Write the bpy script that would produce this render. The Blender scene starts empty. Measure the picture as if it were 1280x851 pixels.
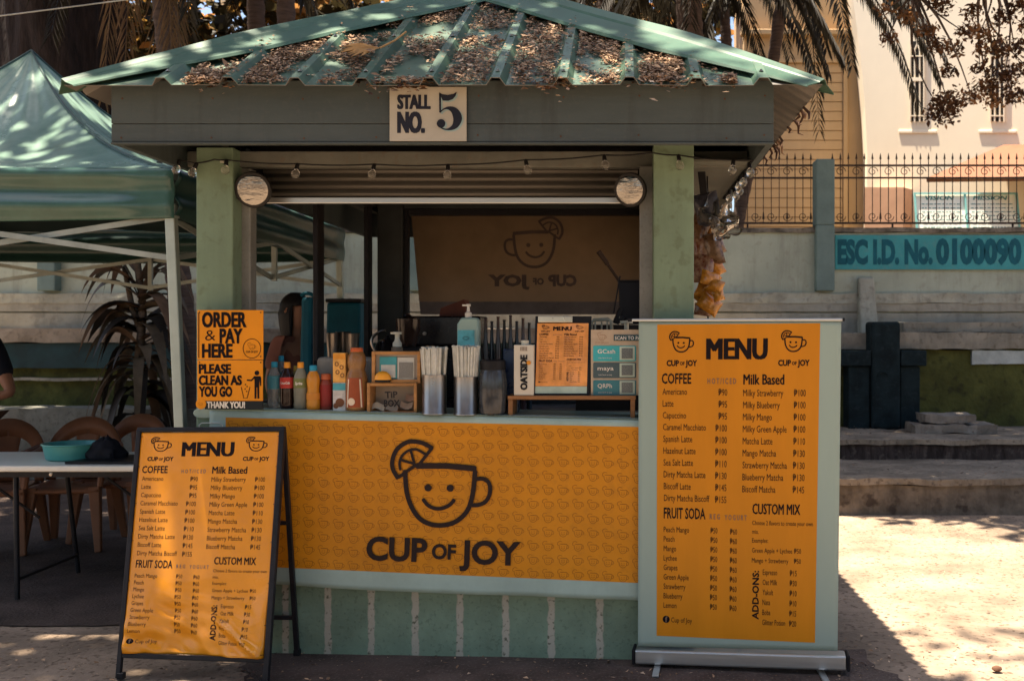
import bpy, bmesh, math, random
from mathutils import Vector, Matrix, noise

R = math.radians
rnd = random.Random(7)
S = bpy.context.scene
COL = S.collection

# ------------------------------------------------------------------ camera, sky, sun, exposure
F, CX, CY, CH = 1244.4, 780.0, 415.0, 1.45      # focal length and principal point (photo px), eye height (m)
cam_d = bpy.data.cameras.new('camera')
cam = bpy.data.objects.new('camera', cam_d)
COL.objects.link(cam)
cam.location = (0, 0, CH)
cam.rotation_euler = (R(90), 0, 0)
cam_d.sensor_width = 36
cam_d.lens = F * 36 / 1280
cam_d.shift_x = -(CX - 640) / 1280
cam_d.shift_y = -(425.5 - CY) / 1280
cam_d.clip_start = 0.05
cam_d.clip_end = 600
cam_d.dof.use_dof = True
cam_d.dof.focus_distance = 4.35
cam_d.dof.aperture_fstop = 5.0
S.camera = cam

SUN = Vector((-0.22, 0.06, 1.0)).normalized()
W = bpy.data.worlds.new('World')
S.world = W
W.use_nodes = True
wn = W.node_tree
bg = wn.nodes['Background']
sky = wn.nodes.new('ShaderNodeTexSky')
sky.sky_type = 'NISHITA'
sky.sun_disc = False
sky.sun_elevation = math.asin(SUN.z)
sky.sun_rotation = math.atan2(SUN.x, SUN.y)
sky.air_density = 1.0
sky.dust_density = 2.5
sky.ozone_density = 0.6
wn.links.new(sky.outputs[0], bg.inputs[0])
bg.inputs[1].default_value = 0.07
sun_d = bpy.data.lights.new('sun', 'SUN')
sun_d.energy = 5.0
sun_d.angle = R(0.55)
sun_d.color = (1.0, 0.86, 0.69)
sun_o = bpy.data.objects.new('sun', sun_d)
COL.objects.link(sun_o)
sun_o.location = SUN * 30
sun_o.rotation_euler = SUN.to_track_quat('Z', 'Y').to_euler()
S.view_settings.view_transform = 'Standard'
S.view_settings.look = 'None'
S.view_settings.gamma = 1
S.view_settings.exposure = 1.95
try:
    S.cycles.max_bounces = 8
    S.cycles.transparent_max_bounces = 12
    S.cycles.caustics_reflective = False
    S.cycles.caustics_refractive = False
    S.cycles.sample_clamp_indirect = 6
    S.cycles.use_denoising = True
except Exception:
    pass


# ------------------------------------------------------------------ helpers
def P(px, py, Y):
    return Vector(((px - CX) / F * Y, Y, CH - (py - CY) / F * Y))


def XX(px, Y):
    return (px - CX) / F * Y


def ZZ(py, Y):
    return CH - (py - CY) / F * Y


ORG = {}


class MB:
    def __init__(self):
        self.v, self.f, self.m = [], [], []
        self.mi = 0

    def add(self, vs, fs):
        b = len(self.v)
        self.v.extend([Vector(p) for p in vs])
        for f in fs:
            self.f.append([i + b for i in f])
            self.m.append(self.mi)
        return self

    def box(self, x0, x1, y0, y1, z0, z1):
        return self.add([(x0, y0, z0), (x1, y0, z0), (x1, y1, z0), (x0, y1, z0), (x0, y0, z1), (x1, y0, z1), (x1, y1, z1), (x0, y1, z1)],
                        [(3, 2, 1, 0), (4, 5, 6, 7), (0, 1, 5, 4), (1, 2, 6, 5), (2, 3, 7, 6), (3, 0, 4, 7)])

    def hexa(self, p):
        return self.add(p, [(3, 2, 1, 0), (4, 5, 6, 7), (0, 1, 5, 4), (1, 2, 6, 5), (2, 3, 7, 6), (3, 0, 4, 7)])

    def bar(self, a, b, w, h=None, up=(0, 0, 1), w2=None, h2=None):
        a, b = Vector(a), Vector(b)
        h = h or w
        w2 = w2 or w
        h2 = h2 or h
        d = (b - a).normalized()
        u = Vector(up)
        if abs(d.dot(u)) > .99:
            u = Vector((0, 1, 0))
        s = d.cross(u).normalized()
        u = s.cross(d).normalized()
        p = []
        for c, ww, hh in ((a, w, h), (b, w2, h2)):
            p += [c - s * ww / 2 - u * hh / 2, c + s * ww / 2 - u * hh / 2, c + s * ww / 2 + u * hh / 2, c - s * ww / 2 + u * hh / 2]
        return self.hexa(p)

    def tube(self, pts, r, n=8, caps=True):
        pts = [Vector(p) for p in pts]
        rs = r if isinstance(r, (list, tuple)) else [r] * len(pts)
        vs, fs = [], []
        ref = None
        for i, p in enumerate(pts):
            d = (pts[min(i + 1, len(pts) - 1)] - pts[max(i - 1, 0)])
            d = d.normalized() if d.length > 1e-9 else Vector((0, 0, 1))
            if ref is None:
                ref = Vector((1, 0, 0)) if abs(d.x) < .8 else Vector((0, 1, 0))
            s = (ref - d * ref.dot(d)).normalized()
            ref = s
            t = d.cross(s)
            for k in range(n):
                a = 2 * math.pi * k / n
                vs.append(p + (s * math.cos(a) + t * math.sin(a)) * rs[i])
        for i in range(len(pts) - 1):
            for k in range(n):
                fs.append((i * n + k, i * n + (k + 1) % n, (i + 1) * n + (k + 1) % n, (i + 1) * n + k))
        if caps:
            fs.append(tuple(range(n))[::-1])
            fs.append(tuple(range((len(pts) - 1) * n, len(pts) * n)))
        return self.add(vs, fs)

    def lathe(self, prof, c, n=24, sx=1, sy=1, M=None):
        c = Vector(c)
        vs, fs = [], []
        for r, z in prof:
            for k in range(n):
                a = 2 * math.pi * k / n
                q = Vector((r * math.cos(a) * sx, r * math.sin(a) * sy, z))
                vs.append(c + (M @ q if M else q))
        for i in range(len(prof) - 1):
            for k in range(n):
                fs.append((i * n + k, i * n + (k + 1) % n, (i + 1) * n + (k + 1) % n, (i + 1) * n + k))
        if prof[0][0] > 1e-6:
            fs.append(tuple(range(n))[::-1])
        if prof[-1][0] > 1e-6:
            fs.append(tuple(range((len(prof) - 1) * n, len(prof) * n)))
        return self.add(vs, fs)

    def grid(self, fn, nu, nv, flip=False):
        vs = [fn(i / nu, j / nv) for j in range(nv + 1) for i in range(nu + 1)]
        fs = []
        for j in range(nv):
            for i in range(nu):
                a = j * (nu + 1) + i
                q = (a, a + 1, a + nu + 2, a + nu + 1)
                fs.append(q[::-1] if flip else q)
        return self.add(vs, fs)

    def prism(self, poly, y0, y1):
        n = len(poly)
        vs = [(x, y0, z) for x, z in poly] + [(x, y1, z) for x, z in poly]
        fs = [tuple(range(n)), tuple(range(2 * n - 1, n - 1, -1))]
        for i in range(n):
            j = (i + 1) % n
            fs.append((j, i, n + i, n + j))
        return self.add(vs, fs)

    def rough_box(self, x0, x1, y0, y1, z0, z1, res=.08, amp=.012, freq=3.0, seed=0.0):
        """a box of subdivided faces with uneven, worn sides"""
        n = [max(1, min(160, int(round(abs(b - a) / res)))) for a, b in ((x0, x1), (y0, y1), (z0, z1))]
        idx, vs, fs = {}, [], []

        def vert(i, j, k):
            if (i, j, k) not in idx:
                p = Vector((x0 + (x1 - x0) * i / n[0], y0 + (y1 - y0) * j / n[1], z0 + (z1 - z0) * k / n[2]))
                q = p * freq + Vector((seed, seed * 1.7, seed * .3))
                d = noise.noise_vector(q) * .7 + noise.noise_vector(q * 4.1) * .4
                e = (i in (0, n[0])) + (j in (0, n[1])) + (k in (0, n[2]))
                p = p + d * amp * (1 if e == 1 else 1.3)
                idx[(i, j, k)] = len(vs)
                vs.append(p)
            return idx[(i, j, k)]
        for i in range(n[0]):
            for j in range(n[1]):
                fs.append((vert(i, j, 0), vert(i, j + 1, 0), vert(i + 1, j + 1, 0), vert(i + 1, j, 0)))
                fs.append((vert(i, j, n[2]), vert(i + 1, j, n[2]), vert(i + 1, j + 1, n[2]), vert(i, j + 1, n[2])))
        for i in range(n[0]):
            for k in range(n[2]):
                fs.append((vert(i, 0, k), vert(i + 1, 0, k), vert(i + 1, 0, k + 1), vert(i, 0, k + 1)))
                fs.append((vert(i, n[1], k), vert(i, n[1], k + 1), vert(i + 1, n[1], k + 1), vert(i + 1, n[1], k)))
        for j in range(n[1]):
            for k in range(n[2]):
                fs.append((vert(0, j, k), vert(0, j, k + 1), vert(0, j + 1, k + 1), vert(0, j + 1, k)))
                fs.append((vert(n[0], j, k), vert(n[0], j + 1, k), vert(n[0], j + 1, k + 1), vert(n[0], j, k + 1)))
        return self.add(vs, fs)

    def build(self, name, mats, parent=None, smooth=False, bevel=0, local=False, angle=40, solid=None, recalc=True):
        mats = mats if isinstance(mats, (list, tuple)) else [mats]
        if parent is not None:
            o0 = Vector((0, 0, 0)) if local else ORG.get(parent.name, Vector((0, 0, 0)))
        else:
            xs = [p.x for p in self.v]
            ys = [p.y for p in self.v]
            zs = [p.z for p in self.v]
            o0 = Vector(((min(xs) + max(xs)) / 2, (min(ys) + max(ys)) / 2, min(zs)))
        me = bpy.data.meshes.new(name)
        me.from_pydata([tuple(p - o0) for p in self.v], [], self.f)
        for m in mats:
            me.materials.append(m)
        if len(mats) > 1:
            me.polygons.foreach_set('material_index', self.m)
        if recalc:
            bm = bmesh.new()
            bm.from_mesh(me)
            bmesh.ops.recalc_face_normals(bm, faces=bm.faces)
            bm.to_mesh(me)
            bm.free()
        if smooth:
            me.polygons.foreach_set('use_smooth', [True] * len(me.polygons))
            try:
                me.set_sharp_from_angle(angle=R(angle))
            except Exception:
                pass
        me.update()
        ob = bpy.data.objects.new(name, me)
        COL.objects.link(ob)
        if parent is not None:
            ob.parent = parent
            ORG[ob.name] = Vector((0, 0, 0)) if local else o0
        else:
            ob.location = o0
            ORG[ob.name] = o0
        if solid:
            md = ob.modifiers.new('solid', 'SOLIDIFY')
            md.thickness = solid[0]
            md.offset = solid[1]
            if len(solid) > 2:
                md.material_offset = solid[2]
                md.material_offset_rim = solid[2]
        if bevel:
            md = ob.modifiers.new('bevel', 'BEVEL')
            md.width = bevel
            md.segments = 2
            md.limit_method = 'ANGLE'
            md.angle_limit = R(40)
        return ob


def tag(o, label=None, cat=None, group=None, kind=None):
    if label:
        o['label'] = label
    if cat:
        o['category'] = cat
    if group:
        o['group'] = group
    if kind:
        o['kind'] = kind
    return o


def thing(name, label, cat, loc=(0, 0, 0), group=None, rz=0):
    o = bpy.data.objects.new(name, None)
    o.empty_display_size = .05
    COL.objects.link(o)
    o.location = loc
    o.rotation_euler = (0, 0, rz)
    ORG[o.name] = Vector(loc)
    return tag(o, label, cat, group)


# ------------------------------------------------------------------ materials
def mat(name, col, rough=.6, metal=0., var=.18, vs=6., col2=None, bump=0., bs=60., spec=None, stretch=None, trans=0., ior=1.45, alpha=1.,
        streak=0., streak_col=(.03, .025, .02), speck=0., speck_col=(.05, .04, .03), speck_s=90., translucent=0., sheen=0., ramp=(.36, .66), coat=0.):
    if spec is None:
        spec = .5 if rough < .37 else .22
    m = bpy.data.materials.new(name)
    m.use_nodes = True
    nt = m.node_tree
    N, L = nt.nodes, nt.links
    b = N['Principled BSDF']
    geo = N.new('ShaderNodeNewGeometry')
    mp = N.new('ShaderNodeMapping')
    if stretch:
        mp.inputs['Scale'].default_value = stretch
    L.new(geo.outputs['Position'], mp.inputs[0])
    n1 = N.new('ShaderNodeTexNoise')
    n1.inputs['Scale'].default_value = vs
    n1.inputs['Detail'].default_value = 7
    n1.inputs['Roughness'].default_value = .62
    L.new(mp.outputs[0], n1.inputs['Vector'])
    rp = N.new('ShaderNodeValToRGB')
    rp.color_ramp.elements[0].position, rp.color_ramp.elements[1].position = ramp
    c = Vector(col)
    a = c * (1 - var)
    z = Vector(col2) if col2 else c * (1 + var)
    rp.color_ramp.elements[0].color = (*[max(0, min(1, q)) for q in a], 1)
    rp.color_ramp.elements[1].color = (*[max(0, min(1, q)) for q in z], 1)
    L.new(n1.outputs['Fac'], rp.inputs[0])
    out = rp.outputs[0]

    def mixin(fac, colr, src):
        mx = N.new('ShaderNodeMix')
        mx.data_type = 'RGBA'
        L.new(fac, mx.inputs[0])
        L.new(src, mx.inputs[6])
        mx.inputs[7].default_value = (*colr, 1)
        return mx.outputs[2]
    if streak:
        ms = N.new('ShaderNodeMapping')
        ms.inputs['Scale'].default_value = (3.2, 3.2, .35)
        L.new(geo.outputs['Position'], ms.inputs[0])
        n2 = N.new('ShaderNodeTexNoise')
        n2.inputs['Scale'].default_value = 2.0
        n2.inputs['Detail'].default_value = 8
        n2.inputs['Roughness'].default_value = .7
        L.new(ms.outputs[0], n2.inputs['Vector'])
        r2 = N.new('ShaderNodeMapRange')
        r2.inputs[1].default_value, r2.inputs[2].default_value, r2.inputs[3].default_value, r2.inputs[4].default_value = .5, .78, 0, streak
        L.new(n2.outputs['Fac'], r2.inputs[0])
        out = mixin(r2.outputs[0], streak_col, out)
    if speck:
        n3 = N.new('ShaderNodeTexNoise')
        n3.inputs['Scale'].default_value = speck_s
        n3.inputs['Detail'].default_value = 3
        L.new(geo.outputs['Position'], n3.inputs['Vector'])
        r3 = N.new('ShaderNodeMapRange')
        r3.inputs[1].default_value, r3.inputs[2].default_value, r3.inputs[3].default_value, r3.inputs[4].default_value = .56, .68, 0, speck
        L.new(n3.outputs['Fac'], r3.inputs[0])
        out = mixin(r3.outputs[0], speck_col, out)
    L.new(out, b.inputs['Base Color'])
    rr = N.new('ShaderNodeMapRange')
    rr.inputs[3].default_value, rr.inputs[4].default_value = max(.02, rough - .12), min(1, rough + .12)
    L.new(n1.outputs['Fac'], rr.inputs[0])
    L.new(rr.outputs[0], b.inputs['Roughness'])
    b.inputs['Metallic'].default_value = metal
    b.inputs['Specular IOR Level'].default_value = spec
    b.inputs['Transmission Weight'].default_value = trans
    b.inputs['IOR'].default_value = ior
    b.inputs['Alpha'].default_value = alpha
    b.inputs['Coat Weight'].default_value = coat
    if bump:
        nb = N.new('ShaderNodeTexNoise')
        nb.inputs['Scale'].default_value = bs
        nb.inputs['Detail'].default_value = 6
        L.new(mp.outputs[0], nb.inputs['Vector'])
        bp = N.new('ShaderNodeBump')
        bp.inputs['Strength'].default_value = bump
        bp.inputs['Distance'].default_value = .02
        L.new(nb.outputs['Fac'], bp.inputs['Height'])
        L.new(bp.outputs[0], b.inputs['Normal'])
    if translucent:
        tr = N.new('ShaderNodeBsdfTranslucent')
        L.new(out, tr.inputs[0])
        ms_ = N.new('ShaderNodeMixShader')
        ms_.inputs[0].default_value = translucent
        L.new(b.outputs[0], ms_.inputs[1])
        L.new(tr.outputs[0], ms_.inputs[2])
        L.new(ms_.outputs[0], N['Material Output'].inputs[0])
    return m


INK = mat('ink', (.014, .010, .011), .6, var=.1, spec=.08)
INK_SOFT = mat('ink_thin', (.032, .018, .012), .6, var=.1, spec=.08)
INK_PALE = mat('ink_pale', (.2, .13, .09), .5, var=.1)
ORANGE = mat('orange_vinyl', (.60, .235, .010), .42, var=.10, vs=2.2, bump=.08, bs=7, speck=.18, speck_col=(.30, .12, .02), speck_s=26, streak=.22, streak_col=(.36, .15, .02))
ORANGE_DEEP = mat('orange_line', (.27, .095, .010), .45, var=.08)
VINYL_WHITE = mat('white_vinyl', (.33, .445, .40), .38, streak=.3, streak_col=(.22, .27, .24), var=.10, vs=4, bump=.04, bs=9)
YELLOW = mat('yellow_plate', (.74, .27, .010), .4, var=.06)
GREEN_POST = mat('post_paint', (.19, .27, .185), .55, var=.10, vs=3, bump=.10, bs=60, speck=.5, speck_col=(.12, .15, .09), speck_s=19, streak=.4, streak_col=(.10, .11, .07))
FASCIA = mat('fascia_paint', (.070, .088, .090), .5, var=.14, vs=3, bump=.06, bs=30, stretch=(.35, 1, 1.5), streak=.7, streak_col=(.030, .026, .026), speck=.25, speck_col=(.10, .105, .10), speck_s=55)
BEAM = mat('beam_paint', (.155, .16, .14), .6, var=.16, vs=5, bump=.08, speck=.4, speck_col=(.16, .12, .09), speck_s=30)
ROOF = mat('roof_green', (.052, .110, .076), .36, var=.22, vs=2.2, col2=(.082, .15, .105), bump=.05, bs=14, speck=.35, speck_col=(.12, .13, .08), speck_s=38, spec=.5)
ROOF_CAP = mat('roof_cap_green', (.058, .122, .086), .46, var=.2, vs=2.5, bump=.04, bs=10, speck=.3, speck_col=(.11, .14, .09), speck_s=45)
ROOF_UNDER = mat('roof_underside', (.17, .16, .145), .5, var=.15, vs=4, stretch=(.3, 1, 1))
GREY_METAL = mat('shutter_metal', (.13, .12, .105), .42, metal=.35, var=.12, vs=4, stretch=(.15, 1, 3), bump=.03)
GUIDE = mat('guide_metal', (.24, .24, .22), .5, metal=.3, var=.15, vs=5, speck=.2)
DARK_FRAME = mat('dark_frame', (.020, .019, .022), .45, var=.2)
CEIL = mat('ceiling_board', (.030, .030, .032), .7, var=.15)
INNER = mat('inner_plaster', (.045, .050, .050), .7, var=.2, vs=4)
BLACK_METAL = mat('black_metal', (.015, .015, .018), .4, var=.3, vs=20)
BLACK_PLASTIC = mat('black_plastic', (.012, .012, .014), .45, var=.3, vs=15)
STEEL = mat('steel', (.34, .305, .27), .32, metal=1., var=.08, vs=12)
ALU = mat('aluminium', (.55, .56, .54), .33, metal=.85, var=.07, vs=8, stretch=(.2, 1, 4))
WOOD = mat('light_wood', (.43, .215, .075), .5, var=.22, vs=14, stretch=(.4, 4, 4), bump=.06)
WOOD_DARK = mat('brown_wood', (.26, .125, .05), .5, var=.22, vs=12, stretch=(.4, 4, 4))


# counter wall: green render with pale uneven upright bands
def stripe_mat(xs, wid):
    m = mat('counter_render', (.18, .255, .18), .65, var=.16, vs=5, bump=.14, bs=45, speck=.3, speck_col=(.06, .075, .05), speck_s=60, streak=.3, streak_col=(.11, .12, .08))
    nt = m.node_tree
    N, L = nt.nodes, nt.links
    b = N['Principled BSDF']
    src = b.inputs['Base Color'].links[0].from_socket
    geo = N.new('ShaderNodeNewGeometry')
    sx = N.new('ShaderNodeSeparateXYZ')
    L.new(geo.outputs['Position'], sx.inputs[0])
    nz = N.new('ShaderNodeTexNoise')
    nz.inputs['Scale'].default_value = 22
    nz.inputs['Detail'].default_value = 5
    L.new(geo.outputs['Position'], nz.inputs['Vector'])
    acc = None
    for x in xs:
        s1 = N.new('ShaderNodeMath')
        s1.operation = 'SUBTRACT'
        L.new(sx.outputs[0], s1.inputs[0])
        s1.inputs[1].default_value = x
        s2 = N.new('ShaderNodeMath')
        s2.operation = 'ABSOLUTE'
        L.new(s1.outputs[0], s2.inputs[0])
        if acc is None:
            acc = s2.outputs[0]
        else:
            mn = N.new('ShaderNodeMath')
            mn.operation = 'MINIMUM'
            L.new(acc, mn.inputs[0])
            L.new(s2.outputs[0], mn.inputs[1])
            acc = mn.outputs[0]
    ad = N.new('ShaderNodeMath')
    ad.operation = 'MULTIPLY_ADD'
    L.new(nz.outputs['Fac'], ad.inputs[0])
    ad.inputs[1].default_value = .022
    L.new(acc, ad.inputs[2])
    r = N.new('ShaderNodeMapRange')
    r.inputs[1].default_value, r.inputs[2].default_value = wid / 2 + .006, wid / 2 + .012
    r.inputs[3].default_value, r.inputs[4].default_value = .95, 0
    L.new(ad.outputs[0], r.inputs[0])
    n2 = N.new('ShaderNodeTexNoise')
    n2.inputs['Scale'].default_value = 55
    L.new(geo.outputs['Position'], n2.inputs['Vector'])
    cr = N.new('ShaderNodeValToRGB')
    cr.color_ramp.elements[0].position = .30
    cr.color_ramp.elements[1].position = .42
    cr.color_ramp.elements[0].color = (.12, .12, .08, 1)
    cr.color_ramp.elements[1].color = (.42, .39, .31, 1)
    L.new(n2.outputs['Fac'], cr.inputs[0])
    mx = N.new('ShaderNodeMix')
    mx.data_type = 'RGBA'
    L.new(r.outputs[0], mx.inputs[0])
    L.new(src, mx.inputs[6])
    L.new(cr.outputs[0], mx.inputs[7])
    L.new(mx.outputs[2], b.inputs['Base Color'])
    return m


# ------------------------------------------------------------------ lettering and line art
_TC = {}


def glyphs(s, bold=0., res=2, shear=0.):
    key = (s, bold, res, shear)
    if key not in _TC:
        c = bpy.data.curves.new('t', 'FONT')
        c.body = s
        c.size = 1
        c.offset = bold
        c.resolution_u = res
        c.shear = shear
        o = bpy.data.objects.new('t', c)
        COL.objects.link(o)
        bpy.context.view_layer.update()
        ev = o.evaluated_get(bpy.context.evaluated_depsgraph_get())
        me = ev.to_mesh()
        vs = [(v.co.x, v.co.y) for v in me.vertices]
        fs = [tuple(p.vertices) for p in me.polygons]
        ev.to_mesh_clear()
        bpy.data.objects.remove(o)
        bpy.data.curves.remove(c)
        _TC[key] = (vs, fs)
    return _TC[key]


def put_text(mb, fmap, s, x, y, cap, width=None, sx=1., bold=0., align='l', res=2, rot=0, off=.0015, shear=0., thick=0):
    """x,y: baseline start in the map's own (px-like, y down) units; cap: capital height; width: force the total width"""
    base = 0. if 'M' in s else .02
    if (bold > .03 or (bold > .005 and 'M' in s)) and not thick and len(s) < 12 and any(c in s for c in 'MNWKASRE&'):
        # heavy faces: the outline grows a little, the rest comes from copies set side by side
        vs, _ = glyphs(s, base, res, shear)
        span = max(v[0] for v in vs) - min(v[0] for v in vs)
        k = cap / .729
        ux = width / span if width else k * sx
        e = (bold - base + .002) * ux
        ww = span * ux - (2 * e if width else 0)
        ax = x + e * {'l': 1, 'c': 0, 'r': -1}[align]
        for i, (q, g) in enumerate(((-1, -.4), (-1, .4), (0, 0), (1, -.4), (1, .4))):
            g *= min(e, .03 * k)
            put_text(mb, fmap, s, ax + q * e * math.cos(rot) - g * math.sin(rot), y - q * e * math.sin(rot) - g * math.cos(rot), cap, ww, sx, base if base else 1e-9, align, res, rot, off + i * .00005, shear)
        return
    vs, fs = glyphs(s, bold, res, shear)
    if not vs:
        return
    k = cap / .729
    x0 = min(v[0] for v in vs)
    x1 = max(v[0] for v in vs)
    kx = width / (x1 - x0) if width else k * sx
    w = (x1 - x0) * kx
    dx = {'l': 0, 'c': -w / 2, 'r': -w}[align]
    ca, sa = math.cos(rot), math.sin(rot)

    def tr(v, o):
        a, b = (v[0] - x0) * kx + dx, v[1] * k
        return fmap(x + a * ca - b * sa, y - (a * sa + b * ca), o)
    flat(mb, vs, fs, tr, off, thick)


def flat(mb, vs, fs, tr, off, thick=0):
    n = len(vs)
    top = [tr(v, off + thick) for v in vs]
    if not thick:
        mb.add(top, fs)
        return
    bot = [tr(v, off) for v in vs]
    cnt = {}
    for f in fs:
        for i in range(len(f)):
            e = (f[i], f[(i + 1) % len(f)])
            k = tuple(sorted(e))
            cnt.setdefault(k, []).append(e)
    side = []
    for k, es in cnt.items():
        if len(es) == 1:
            a, b = es[0]
            side.append((b, a, n + a, n + b))
    mb.add(top + bot, list(fs) + side)


def ribbon(pts, w, cap=True):
    """flat stroke polygon along pts: (verts, faces)"""
    pts = [Vector((p[0], p[1])) for p in pts]
    if cap:
        d0 = (pts[0] - pts[1]).normalized() * w * .28
        d1 = (pts[-1] - pts[-2]).normalized() * w * .28
        n0, n1 = pts[0] + d0, pts[-1] + d1
        path = [n0] + pts + [n1]
        ws = [w * .55] + [w] * len(pts) + [w * .55]
    else:
        path, ws = pts, [w] * len(pts)
    vs, fs = [], []
    for i, p in enumerate(path):
        d = (path[min(i + 1, len(path) - 1)] - path[max(i - 1, 0)])
        d = d.normalized() if d.length > 1e-9 else Vector((1, 0))
        nrm = Vector((-d.y, d.x)) * ws[i] / 2
        vs += [tuple(p + nrm), tuple(p - nrm)]
    for i in range(len(path) - 1):
        fs.append((2 * i, 2 * i + 1, 2 * i + 3, 2 * i + 2))
    return vs, fs


def smooth_path(pts, k=4):
    out = []
    n = len(pts)
    for i in range(n - 1):
        p0, p1, p2, p3 = pts[max(i - 1, 0)], pts[i], pts[i + 1], pts[min(i + 2, n - 1)]
        for j in range(k):
            t = j / k
            out.append(tuple(.5 * ((2 * p1[a]) + (-p0[a] + p2[a]) * t + (2 * p0[a] - 5 * p1[a] + 4 * p2[a] - p3[a]) * t * t + (-p0[a] + 3 * p1[a] - 3 * p2[a] + p3[a]) * t ** 3) for a in range(2)))
    out.append(tuple(pts[-1]))
    return out


def disc2(x, y, r, n=14):
    return [(x + r * math.cos(2 * math.pi * i / n), y + r * math.sin(2 * math.pi * i / n)) for i in range(n)], [tuple(range(n))]


CUP = [  # smiling cup emblem, drawn in a 600 x 600 box (y down)
    ('s', smooth_path([(115, 290), (124, 400), (150, 480), (192, 540), (250, 571), (310, 577), (370, 564), (420, 530), (455, 480), (476, 400), (487, 290)]), 25),
    ('s', [(178, 262), (330, 262), (486, 276)], 31),
    ('s', [(108, 302), (172, 258)], 18),
    ('s', smooth_path([(488, 333), (528, 330), (560, 352), (566, 400), (548, 445), (512, 467), (470, 471)]), 22),
    ('d', 237, 378, 19), ('d', 355, 380, 19),
    ('s', smooth_path([(212, 440), (236, 470), (272, 487), (310, 487), (350, 470), (375, 443)]), 20),
    ('s', smooth_path([(76, 325), (49, 275), (50, 222), (74, 172), (122, 138), (170, 133), (216, 144), (258, 168)]), 23),
    ('s', [(258, 168), (185, 260)], 17), ('s', [(80, 322), (112, 302)], 18),
    ('s', smooth_path([(90, 282), (86, 245), (102, 205), (138, 179), (178, 176), (220, 198)]), 14),
    ('s', [(165, 252), (98, 232)], 14), ('s', [(165, 252), (146, 184)], 14),
]


def put_cup(mb, fmap, x, y, w, off=.0015, lw=1., mirror=False, thick=0, simple=False):
    """emblem with its bounding box's centre at x,y and overall width w (map units)"""
    k = w / 535.
    sgn = -1 if mirror else 1
    for i, e in enumerate(CUP):
        if simple and i in (2, 8, 9, 10, 11, 12):
            continue
        if e[0] == 's':
            pts = e[1][::2] + [e[1][-1]] if simple and len(e[1]) > 6 else e[1]
            vs, fs = ribbon(pts, e[2] * lw)
        else:
            vs, fs = disc2(e[1], e[2], e[3] * lw, 8 if simple else 16)
        flat(mb, vs, fs, lambda v, o: fmap(x + sgn * (v[0] - 307) * k, y + (v[1] - 355) * k, o), off + i * .00005, thick)


def quad_map(TL, TR, BL, BR, x0, y0, x1, y1, disp=None):
    """map from a rectangle of layout units to a quad in space; off along the quad's normal (towards -Y side)"""
    nrm = (TR - TL).cross(BL - TL).normalized()
    if nrm.y > 0:
        nrm = -nrm

    def f(x, y, off=0.):
        u, v = (x - x0) / (x1 - x0), (y - y0) / (y1 - y0)
        p = (TL * (1 - u) + TR * u) * (1 - v) + (BL * (1 - u) + BR * u) * v
        return p + nrm * (off + (disp(u, v) if disp else 0.))
    return f


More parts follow.
